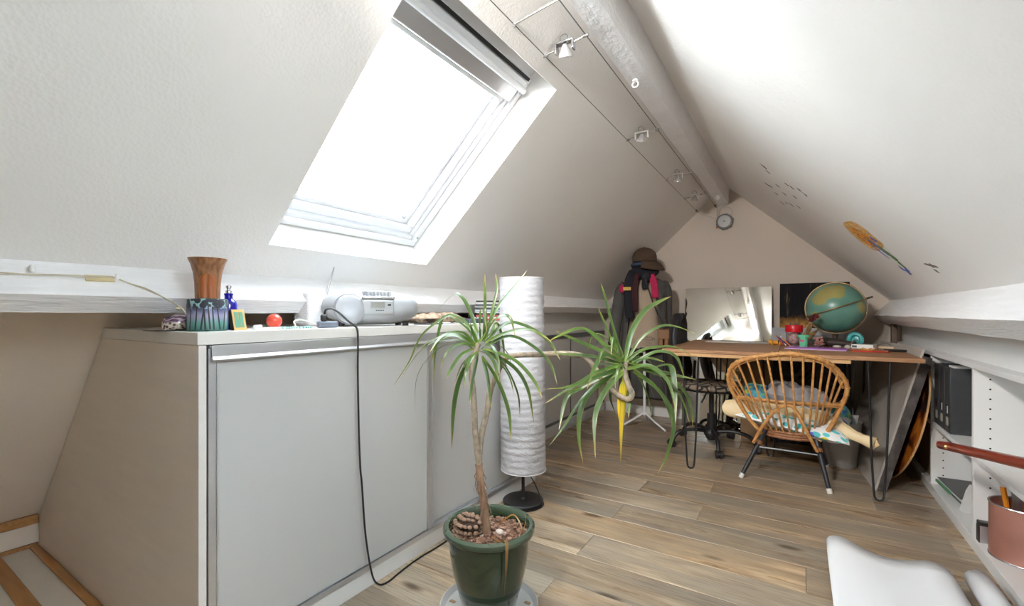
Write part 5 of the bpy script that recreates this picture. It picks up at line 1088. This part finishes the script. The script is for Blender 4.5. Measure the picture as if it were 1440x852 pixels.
tag(obj('tangled_cable', MB().tube(smooth([(-1.36,1.83,ZC+.0245),(-1.37,1.79,ZC+.045),(-1.36,1.76,ZC+.032),(-1.35,1.79,ZC+.026),(-1.38,1.84,ZC+.05),(-1.36,1.87,ZC+.03),(-1.33,1.86,ZC+.003),(-1.33,1.80,ZC+.003)], 6), .002, 6), M['black']), 'tangle of thin black cable by the stacked discs', 'cable')
cols = ((.03,.03,.035),(.62,.62,.60),(.10,.11,.14),(.70,.70,.68),(.05,.05,.06),(.35,.42,.48),(.60,.60,.58),(.04,.04,.05),(.50,.05,.05),(.55,.55,.55),(.55,.08,.05),(.65,.64,.62))
cn = ('grey white','brick red','pale grey','crimson','black','white','blue grey','deep black','light grey','navy','white','black'); orde = ('lowest','second from bottom','third from bottom','fourth from bottom','fifth from bottom','sixth from bottom','sixth from top','fifth from top','fourth from top','third from top','second from top','topmost')
for k in range(12):
    c = cols[11-k]; nm = cn[k]
    t = thing('cd_case', '%s spined disc case, %s of the stack beside the lamp' % (nm, orde[k]), 'disc case', (-1.44+.004*math.sin(k*2.1), 2.045+.006*math.cos(k*1.7), ZC+k*.0098), R(35)+.05*math.sin(k*3), 'stack of disc cases on the white cabinet')
    obj('case', MB().box(-.071,.071,-.060,.062,0,.0094), mat('clear_case', (.10,.10,.11), .15) if k == 0 else bpy.data.materials['clear_case'], t, bev=.0005)
    obj('spine', MB().box(-.071,.071,-.0622,-.060,.001,.0086), mat('spine_%d' % k, c, .4), t, sm=False)

# fairy-light lead along the left purlin
fy = thing('fairy_light_lead', 'pale twin wire lead of fairy lights strung along the left purlin', 'string lights', (-1.55, .45, 1.06))
pts = [(-1.560,-1.34,1.073),(-1.560,-.8,1.071),(-1.560,-.3,1.073),(-1.560,.0,1.073),(-1.560,.15,1.071),(-1.562,.24,1.075),(-1.562,.30,1.074),(-1.560,.36,1.077),(-1.560,.41,1.077),(-1.561,.45,1.078),(-1.545,.485,1.062),(-1.50,.51,1.046),(-1.45,.545,1.012),(-1.43,.562,.995),(-1.422,.575,.972),(-1.43,.60,.955)]
mf = mat('straw_wire', (.55,.49,.36), .6)
obj('wire', MB().tube([p-Vector((-1.55,.45,1.06)) for p in smooth([(x+.012,y,z-.002) for x,y,z in pts], 6)], .0016, 6), mf, fy)
obj('wire', MB().tube([p-Vector((-1.55,.45,1.06)) for p in smooth([(x+.013,y,z-.003+.003*math.sin(i*2.2)) for i,(x,y,z) in enumerate(pts)], 6)], .0013, 6), mf, fy)
mbu = mat('frosted_bulb', (.85,.85,.83), .4)
for x, y, z in ((-1.548,.302,1.079),(-1.546,.462,1.070)):
    bb_ = obj('bulb', MB().lathe([(0,0),(.0045,.0),(.0055,.010),(.0035,.016),(0,.0165)], 12, (x+1.55,y-.45,z-1.06)), mbu, fy)
obj('knot', MB().ell((.118,.110,-.068), .006,.008,.005, 10, 6), mf, fy)
tp = MB(); c = pl(-.0,0,0); tpc = Vector((-1.5565,.428,1.0705)); ax = NL; 
tp.hexa([tpc+ax*a_+TL*b_+Vector((0,c_,0)) for (a_,c_,b_) in ((-.009,-.028,-.004),(-.009,.030,-.004),(-.009,.030,.0022),(-.009,-.028,.0022),(.011,-.028,-.004),(.011,.030,-.004),(.011,.030,.0022),(.011,-.028,.0022))])
tag(obj('masking_tape', tp, mat('masking_tape_yellow', (.70,.60,.34), .7), sm=False), 'yellowed masking tape strip holding the lead to the purlin', 'tape')

# ------------------------------------------------------------------ dress form with clothes
FX, FY = -1.108, 3.90
RZF = R(12)
df = thing('dress_form', 'linen covered dress form on a white tripod stand', 'dress form', (FX, FY, 0), RZF)
mln = mat('form_linen', (.40,.315,.235), .9, var=.04, vscale=6, bump=.4, bscale=260)
secs = [(.680,.150,.110,0),(.70,.152,.112,0),(.78,.150,.112,0),(.88,.128,.098,0),(.93,.118,.092,0),(1.0,.128,.098,.0),(1.08,.142,.112,-.01),(1.15,.150,.112,-.012),(1.20,.158,.098,-.004),(1.24,.150,.082,.004),(1.265,.11,.066,.008),(1.285,.062,.055,.010),(1.33,.050,.050,.008),(1.365,.048,.048,.006)]
obj('torso', MB().loft([[Vector((a*math.copysign(abs(math.cos(t))**.85, math.cos(t)), o_+b_*math.copysign(abs(math.sin(t))**.85, math.sin(t)), z)) for t in [2*math.pi*j/36 for j in range(36)]] for z, a, b_, o_ in secs]), mln, df)
obj('hem_band', MB().lathe([(.1505,.675),(.152,.677),(.152,.690),(.1505,.692)], 36, sx=1, sy=.735), M['black_fabric'], df)
obj('pole', MB().tube([(0,0,.10),(0,0,.684)], .012, 12), M['white_gloss'], df)
for k in range(3):
    a = R(205)+k*2*math.pi/3; obj('tripod_leg', MB().tube([(0,0,.125),(.11*math.cos(a),.11*math.sin(a),.060),(.215*math.cos(a),.215*math.sin(a),.008)], .008, 8), M['white_gloss'], df)
# the maker's stamp on the linen is too small to read in the photograph: worn strokes in arched and straight lines
mink = mat('stamp_ink', (.06,.045,.035), .8); rs_ = random.Random(4); mb = MB()
for z0, x0, x1, h, arc in ((.775,-.052,.052,.015,.022),(.750,-.036,.040,.015,0),(.733,-.014,.018,.008,0),(.719,-.032,.034,.007,0),(.707,-.014,.018,.007,0)):
    x = x0
    while x < x1:
        w_ = rs_.uniform(.003,.007); z = z0-arc*(x/.052)**2
        if arc and abs(x) < .006: mb.box(.035-.003,.035+.003,-.1125,-.1095,z-.001,z+.006)
        else: mb.prism([(.035+x,-.1125,z),(.035+x+w_*.5,-.1125,z),(.035+x+w_*.8,-.1125,z+h*rs_.uniform(.6,1)),(.035+x+w_*.2,-.1125,z+h*rs_.uniform(.5,1))], (0,.003,0))
        x += w_+.0022
p = obj('stamped_print', mb, mink, df, sm=False, label='worn dark maker stamp too small to read'); p['kind'] = 'stuff'
def onform(x, y, z): c, s = math.cos(RZF), math.sin(RZF); return (FX+x*c-y*s, FY+x*s+y*c, z)
# coat: open front sheet round the back, with sleeves
mcoat = mat('charcoal_wool', (.085,.083,.080), .95, var=.12, vscale=10, bump=.3, bscale=200)
ct = thing('wool_coat', 'long charcoal wool coat hung open over the dress form', 'coat', (FX, FY, 0), RZF)
rows_ = []
for z, a, b_, o0_, o1_ in ((1.275,.10,.085,-75,255),(1.245,.165,.105,-68,248),(1.20,.182,.122,-62,242),(1.10,.176,.132,-55,232),(.95,.172,.132,-48,226),(.80,.19,.145,-44,222),(.60,.20,.155,-40,224),(.40,.21,.165,-38,226),(.20,.215,.17,-36,228)):
    row = []
    for j in range(41):
        t = R(lerp(o0_, o1_, j/40)); f = 1+.035*math.sin(j*1.5+z*2)*(1.25-z); row.append(Vector((a*f*math.cos(t), b_*f*math.sin(t)+.005, z)))
    rows_.append(row)
obj('body', MB().loft(rows_, cap=False, closed=False), mcoat, ct, solid=.010, sub=1)
for s_ in (-1, 1):
    pts = [(s_*.150,.0,1.215),(s_*.195,.005,1.16),(s_*.222,-.005,1.02),(s_*.245,-.02,.86),(s_*.255,-.035,.715)] if s_ < 0 else [(.140,.01,1.215),(.165,.05,1.16),(.168,.085,1.02),(.165,.10,.86),(.16,.10,.715)]
    sl = obj('sleeve', MB().tube(smooth(pts, 5), [lerp(.062,.048,i/20) for i in range(21)], 14, cap=True), mcoat, ct)
    e = Vector(pts[-1]); obj('cuff', MB().tube([e+Vector((0,.001,.022)), e+Vector((0,-.003,-.018))], .051, 14), M['black_fabric'], sl, label='black cuff')
    obj('lapel', MB().add([(s_*.055,-.085,1.285),(s_*.105,-.118,1.23),(s_*.155,-.128,1.13),(s_*.125,-.142,1.02),(s_*.118,-.142,1.10),(s_*.08,-.124,1.21)], [(0,1,5),(1,2,4,5),(2,3,4)]), mcoat, ct, solid=.008)
# scarf
msc = mat('navy_black_scarf', (.010,.011,.018), .9, bump=.5, bscale=140)
sc = thing('scarf', 'black scarf wound round the neck of the dress form', 'scarf', (FX, FY, 0), RZF)
obj('wrap', MB().tube(smooth([(.085*math.cos(a), .075*math.sin(a)-.012, 1.335+.02*math.sin(a*1.0)+.012*math.cos(3*a)) for a in [2*math.pi*k/16 for k in range(16)]], 3, True), .040, 12, closed=True), msc, sc)
obj('wrap', MB().tube(smooth([(.075*math.cos(a), .068*math.sin(a)-.008, 1.385+.015*math.sin(2*a)) for a in [2*math.pi*k/16 for k in range(16)]], 3, True), .034, 12, closed=True), msc, sc)
def band(pts, w, n=(0,-1,0)):
    P = smooth(pts, 6); rows_ = []
    for i, p in enumerate(P):
        t = (P[min(i+1,len(P)-1)]-P[max(i-1,0)]).normalized(); wd = t.cross(Vector(n)).normalized(); rows_.append([p+wd*w*u+Vector(n)*.006*math.cos(u*3+i*.3) for u in (-1,-.5,0,.5,1)])
    return MB().loft(rows_, cap=False, closed=False)
obj('scarf_end', band([(-.085,-.085,1.33),(-.115,-.145,1.25),(-.118,-.160,1.14),(-.112,-.162,1.02),(-.105,-.155,.94)], .036), msc, sc, solid=.012)
mplaid = mat('maroon_weave', (.05,.012,.016), .9, bump=.4, bscale=160)
obj('scarf_end', band([(-.04,-.09,1.33),(-.062,-.150,1.24),(-.064,-.165,1.12),(-.060,-.164,.99)], .022), mplaid, sc, solid=.010, label='dark maroon woven end')
for k in range(10): f = obj('fringe', MB().tube([(-.138+k*.0075,-.156,.945),(-.139+k*.0076,-.158,.905)], .0022, 5), msc, sc) if k == 0 else None
fr_ = [c for c in sc.children if c.name.startswith('fringe')][0]
for k in range(1,9): c = fr_.copy(); COL.objects.link(c); c.location = (k*.0078, 0, 0)
obj('knot', MB().ell((.02,-.120,1.285), .045,.032,.050, 14, 10), msc, sc); obj('bow_end', band([(.02,-.14,1.28),(.012,-.158,1.23),(.018,-.160,1.175)], .022), msc, sc, solid=.01)
# bright pink ribbons
mpk = mat('raspberry_felt', (.42,.012,.075), .85)
pk = thing('pink_ribbon', 'raspberry pink felt ribbon showing at the right of the scarf', 'ribbon', (FX, FY, 0), RZF)
obj('tail', band([(.060,-.118,1.30),(.082,-.150,1.24),(.092,-.158,1.165),(.096,-.158,1.105)], .026), mpk, pk, solid=.008)
pk2 = thing('pink_ribbon', 'raspberry pink felt tuft with ochre label on the left shoulder', 'ribbon', (FX, FY, 0), RZF)
obj('tuft', MB().ell((-.168,-.135,1.185), .030,.016,.036, 14, 10), mpk, pk2); obj('label_tab', MB().box(-.158,-.095,-.1885,-.180,1.168,1.196), mat('ochre_tab', (.58,.36,.06), .6), pk2, bev=.002, label='ochre fabric tab')
# cap
cp = thing('peaked_cap', 'brown corduroy cap set over a blue hat on the dress form', 'cap', onform(0,0,1.382), R(30))
mcap = mat('brown_corduroy', (.075,.045,.028), .95, bump=.6, bscale=80, stretch=(6,1,1))
obj('crown', MB().lathe([(.098,.030),(.104,.045),(.102,.085),(.090,.120),(.062,.146),(.025,.158),(0,.160)], 32, (0,0,0), 1, 1.0), mcap, cp)
mb = MB(); rows_ = []
for r_, dz in ((.095,.040),(.125,.030),(.150,.008),(.165,-.018)): rows_.append([Vector((r_*math.cos(a)*1.0, r_*math.sin(a)*(1.0 if r_ < .1 else 1.0), .0+dz-.030*abs(math.cos(a+R(60)))**2*(r_-.095)/.07)) for a in [R(-115+110*j/16) for j in range(17)]])
obj('peak', MB().loft(rows_, cap=False, closed=False), mcap, cp, solid=.006)
obj('button', MB().ell((0,0,.161), .008,.008,.005, 10, 6), mcap, cp)
tag(obj('blue_hat', MB().lathe([(.108,.000),(.118,.004),(.116,.018),(.103,.028),(.096,.030),(.094,.004)], 32), mat('slate_blue_felt', (.045,.075,.13), .9), loc=onform(0,0,1.382)), 'slate blue hat brim beneath the brown cap', 'hat')
obj('head_pad', MB().lathe([(0,1.362),(.06,1.362),(.085,1.40),(.088,1.45),(.06,1.50),(0,1.515)], 24), M['black_fabric'], df)
# shoulder bag
bg_ = thing('shoulder_bag', 'tan leather bag hanging on a dark strap from the dress form', 'bag', onform(.172,-.16,.71))
bg_.rotation_euler = (0,0,RZF)
mtan = mat('tan_leather', (.26,.115,.038), .5, var=.15, vscale=14)
for k, x in enumerate((-.030,.012)): obj('pouch', MB().loft([[Vector((x+.019*math.copysign(abs(math.cos(a))**.5, math.cos(a))*q, .055*math.copysign(abs(math.sin(a))**.5, math.sin(a))*q, z)) for a in [2*math.pi*j/16 for j in range(16)]] for z, q in ((0,.6),(.012,1),(.075,1.0),(.13,.97),(.142,.6))]), mtan, bg_)
obj('flap', MB().box(-.050,.033,-.060,-.055,.06,.135), mtan, bg_, bev=.002)
c0 = Vector(onform(.02,-.155,1.24)); b0_ = Vector(bg_.location)
inv = Matrix.Rotation(-RZF, 3, 'Z')
obj('strap', MB().tube([inv @ (Vector(onform(x,y,z))-b0_) for x,y,z in ((.020,-.168,1.25),(.065,-.158,1.10),(.110,-.152,.98),(.150,-.152,.90),(.175,-.160,.838))], .0048, 6), mat('dark_strap', (.02,.014,.012), .6), bg_)

# ------------------------------------------------------------------ low-voltage cable lights along the ridge beam
mcab = mat('tinned_cable', (.16,.155,.15), .45, .5)
wx0, wz0, wx1, wz1 = -.762, 1.900, -.604, 1.922
tk = thing('light_cable_track', 'pair of thin tensioned cables running beside the ridge beam', 'cable track', (-.70, 2.5, 1.91))
tO = Vector((-.70,2.5,1.91))
obj('cable', MB().tube([Vector((wx0,y,wz0))-tO for y in (YB,1.2,2.4,3.6,4.375)], .0017, 6), mcab, tk); obj('cable', MB().tube([Vector((wx1,y,wz1))-tO for y in (YB,1.2,2.4,3.6,4.375)], .0017, 6), mcab, tk)
cbp = obj('spreader', MB().tube([Vector((wx0,1.222,wz0))-tO, Vector((wx1,1.222,wz1))-tO], .0032, 8).tube(smooth([Vector((wx0,1.222,wz0+.022))-tO, Vector((wx0-.006,1.222,wz0))-tO, Vector((wx0+.004,1.222,wz0-.010))-tO],4), .002, 6), M['steel'], tk)
for x, z in ((wx0,wz0),(wx1,wz1)): obj('wall_anchor', MB().tube([Vector((x,4.30,z))-tO, Vector((x,4.375,z))-tO], .0055, 8).ell(Vector((x,4.30,z))-tO, .010,.012,.010, 10, 6), mcab, tk)
mporc = mat('white_lamp_holder', (.72,.72,.70), .4); mlens = mat('halogen_reflector', (.78,.79,.80), .12, .6)
sp0 = None
for i, (y, rot, lab) in enumerate(((1.43,0,'nearest halogen spot on the cables, close to the roof window'), (2.36,.5,'second halogen spot on the cables from the camera'), (3.20,-.2,'third halogen spot on the cables, towards the gable'), (3.82,.3,'farthest halogen spot on the cables, nearest the gable wall'))):
    s_ = thing('halogen_spot', lab, 'spotlight', ((wx0+wx1)/2, y, (wz0+wz1)/2), 0, 'halogen spots on the cables')
    h = (wx1-wx0)/2; dz = (wz1-wz0)/2
    obj('rod', MB().tube([(-h,0,-dz),(-.030,0,-dz*.3)], .0036, 8).tube([(.030,0,dz*.3),(h,0,dz)], .0036, 8), M['steel'], s_)
    for sg in (-1,1): obj('clamp', MB().tube([(sg*(h+.008),0,sg*dz),(sg*(h-.012),0,sg*dz)], .0062, 10), M['steel'] if i != 1 else mcab, s_)
    X = Matrix.Rotation(rot, 4, 'Z') @ Matrix.Rotation(R(25), 4, 'X') @ Matrix.Rotation(R(8), 4, 'Y')
    hd = obj('yoke', MB().box(-.036,-.028,-.012,.012,-.022,.012).box(.028,.036,-.012,.012,-.022,.012).box(-.036,.036,-.012,.012,.008,.016), mporc if i else M['steel'], s_, bev=.003)
    obj('reflector', MB().lathe([(.006,.006),(.010,.0),(.022,-.024),(.0255,-.034),(.024,-.035),(.010,-.010),(0,-.008)], 24).xform(X), mlens, hd)
    obj('lens', MB().lathe([(0,-.0355),(.018,-.035),(.0235,-.033)], 20).xform(X), mlens, hd)
    obj('lead', MB().tube(smooth([(-.015,0,.016),(-.020,.004,.038),(-.004,.006,.046),(.010,0,.030),(.006,0,.014)], 5), .0013, 5), mcab, s_)
for k, (y, tgt) in enumerate(((.42, (-.45,4.2,.75)), (-.25, (-.25,3.6,.35)))):      # unseen lit spots, added to brighten the far end of the room
    s_ = dup(bpy.data.objects['halogen_spot'], ((wx0+wx1)/2, y, (wz0+wz1)/2), label=['lit halogen spot on the cables above the camera, aimed at the gable','lit halogen spot on the cables behind the camera, aimed at the desk'][k])
    ld = bpy.data.lights.new('halogen_beam', 'SPOT'); ld.energy = (95, 120)[k]; ld.color = (1, .955, .90); ld.spot_size = R(80); ld.spot_blend = 1; ld.shadow_soft_size = .06
    lo = bpy.data.objects.new('halogen_beam', ld); COL.objects.link(lo); lo.parent = s_; lo.location = (0,0,-.045)
    d = Vector(tgt)-Vector(s_.location); lo.rotation_euler = d.to_track_quat('-Z', 'Y').to_euler()
tr_ = thing('transformer', 'round grey transformer box under the ridge beam on the gable wall', 'transformer', (-.535, 4.379, 1.783))
obj('housing', MB().lathe([(0,0),(.066,0),(.070,.010),(.068,.030),(.058,.038),(0,.038)], 40).xform(Matrix.Rotation(R(90),4,'X')), mat('grey_housing', (.20,.20,.20), .5), tr_)
obj('cover', MB().lathe([(0,.038),(.050,.038),(.054,.041),(.050,.045),(0,.046)], 40).xform(Matrix.Rotation(R(90),4,'X')), mat('pale_grey_cover', (.42,.43,.43), .4), tr_)
for k in range(6): a = k*math.pi/3+.3; obj('lug', MB().ell((.068*math.cos(a), -.012, .068*math.sin(a)), .007,.010,.007, 8, 6), M['gray_paint'], tr_)
obj('nut', MB().ell((0,-.047,.0), .006,.004,.006, 8, 6), M['gray_paint'], tr_)
obj('lead', MB().tube(smooth([(-.06,-.01,.035),(-.065,-.015,.08),(-.06,-.02,.115),(-.066,-.03,.139)],4), .003, 6).tube(smooth([(-.07,-.01,.03),(-.12,-.012,.06),(-.18,-.012,.085),(-.224,-.012,.117)],4), .0028, 6).tube(smooth([(.04,-.012,.055),(.06,-.02,.09),(.04,-.02,.12),(.01,-.02,.14),(-.03,-.02,.12),(-.05,-.02,.07),(-.045,-.015,.05)],4), .0025, 6), mat('pale_lead', (.55,.52,.48), .5), tr_)
tag(obj('wall_plug', MB().ell((0,0,0), .010,.004,.010, 10, 6), mat('rust_orange', (.45,.13,.03), .7), loc=(-.598, 4.377, 1.742)), 'small rust orange wall plug left of the transformer', 'plug')
for i, (x, y) in enumerate(((-.557,1.83),(-.540,3.99))):
    h = thing('ceiling_hook', ['white ring hook under the middle of the ridge beam','white ring hook under the far end of the ridge beam'][i], 'hook', (x, y, 1.931), 0)
    obj('plate', MB().lathe([(0,0),(.013,0),(.012,-.006),(0,-.007)], 20), M['white_gloss'], h); obj('ring', MB().torus((0,0,-.017), .012,.012,.0028,'y',20,6), M['white_gloss'], h)

# ------------------------------------------------------------------ paint and scuffs on the right slope
def onR(x, y, d=.0008): return Vector((x, y, SR*x+CR))-NR*d
def smear(name, pts, ws, m, lab=None, d=.0008, jit=.25, seed=1):
    rn = random.Random(seed); P = smooth([onR(x,y,d) for x,y in pts], 6); n = len(P); mb = MB()
    for i, p in enumerate(P):
        t = (P[min(i+1,n-1)]-P[max(i-1,0)]).normalized(); w = t.cross(NR).normalized(); f = i/(n-1)*(len(ws)-1); k = min(int(f), len(ws)-2); ww = lerp(ws[k], ws[k+1], f-k)
        a = ww*(1+rn.uniform(-jit,jit)); b_ = ww*(1+rn.uniform(-jit,jit)); mb.v += [tuple(p-w*a), tuple(p+w*b_)]
    for i in range(n-1): mb.f.append((2*i, 2*i+1, 2*i+3, 2*i+2))
    o = obj(name, mb, m, sm=False); 
    return o
def soft(name, col, sc=30):
    m = mat(name, col, .7); N, L, b = nodes(m); tc = N.new('ShaderNodeTexCoord'); n = N.new('ShaderNodeTexNoise'); n.inputs['Scale'].default_value = sc; n.inputs['Detail'].default_value = 5; L.new(tc.outputs['Object'], n.inputs[0])
    r = ramp(N, [(.34,(0,0,0)),(.52,(1,1,1))]); L.new(n.outputs[0], r.inputs[0]); L.new(r.outputs[0], b.inputs['Alpha']); return m
pm = bpy.data.objects.new('paint_mark', None); COL.objects.link(pm); tag(pm, 'orange flower head with blue green stems painted on the right slope', 'painted mark'); pm.location = onR(.33,2.9)
inv_ = pm.location.copy()
def addp(o): o.parent = pm; o.location = -Vector(inv_); return o
def patch(name, pts, m, d, k=5):
    P = smooth([onR(x,y,d) for x,y in pts], k, True); c = sum(P, Vector())/len(P); n = len(P)
    return obj(name, MB().add([c]+P, [(0,1+i,1+(i+1)%n) for i in range(n)]), m, sm=False)
addp(patch('petal_wash', [(.201,2.825),(.222,2.663),(.263,2.644),(.308,2.681),(.348,2.731),(.353,2.925),(.327,2.992),(.284,2.979),(.238,2.931)], soft('orange_wash', (.85,.50,.14), 55), .0008))
addp(patch('petal', [(.226,2.785),(.263,2.753),(.307,2.761),(.335,2.844),(.324,2.918),(.284,2.922),(.245,2.871)], soft('orange_paint', (.80,.30,.02), 30), .0012))
for i, (c, pts, w) in enumerate((((.07,.20,.05), [(.322,2.848),(.366,2.831),(.404,2.853),(.466,2.925)], .022), ((.10,.16,.55), [(.302,2.842),(.319,2.817),(.355,2.85),(.39,2.868)], .016), ((.09,.13,.55), [(.30,2.751),(.312,2.74),(.325,2.753)], .020), ((.14,.30,.08), [(.337,2.808),(.379,2.826),(.418,2.875)], .018), ((.14,.18,.58), [(.325,2.90),(.36,2.91),(.40,2.93)], .012), ((.12,.17,.55), [(.444,2.978),(.452,2.965),(.461,2.979)], .020), ((.12,.17,.55), [(.455,2.90),(.470,2.945),(.484,2.978)], .016))):
    addp(smear('stem_stroke', pts, [w*.5,w,w*.8,w*.3], mat('stroke_%d' % i, c, .6), d=.0014+.0002*i, jit=.5, seed=10+i))
sg_ = bpy.data.objects.new('scuff_mark', None); COL.objects.link(sg_); tag(sg_, 'cluster of dark scrapes high on the right slope near the gable', 'scuff mark'); sg_.location = onR(-.05,2.95)
msg = mat('scrape_grey', (.16,.15,.15), .8); rn = random.Random(7)
for k, (x, y, l) in enumerate(((-.162,2.70,.03),(-.14,2.765,.02),(-.165,3.10,.03),(-.14,3.095,.02),(-.055,2.77,.02),(-.03,2.765,.02),(.0,2.71,.02),(.02,2.725,.028),(-.095,3.37,.03),(-.04,3.23,.025),(-.07,3.05,.02),(-.10,2.95,.02),(-.02,2.95,.02),(.0,3.15,.02),(-.06,3.28,.015),(-.115,3.2,.02))):
    o = smear('scrape', [(x,y),(x+l*.6,y+l*.4),(x+l,y+l*1.2)], [.003,.012,.002], msg, jit=.7, seed=k); o.parent = sg_; o.location = -sg_.location
sg2 = bpy.data.objects.new('scuff_mark', None); COL.objects.link(sg2); tag(sg2, 'two small brown chips low on the right slope by the flower', 'scuff mark'); sg2.location = onR(.48,2.56)
for a, b_ in (((.465,2.586),(.489,2.49)), ((.495,2.560),(.508,2.583))): o = smear('chip', [a, ((a[0]+b_[0])/2,(a[1]+b_[1])/2), b_], [.004,.014,.006], mat('chip_brown', (.20,.16,.13), .8), jit=.6); o.parent = sg2; o.location = -sg2.location
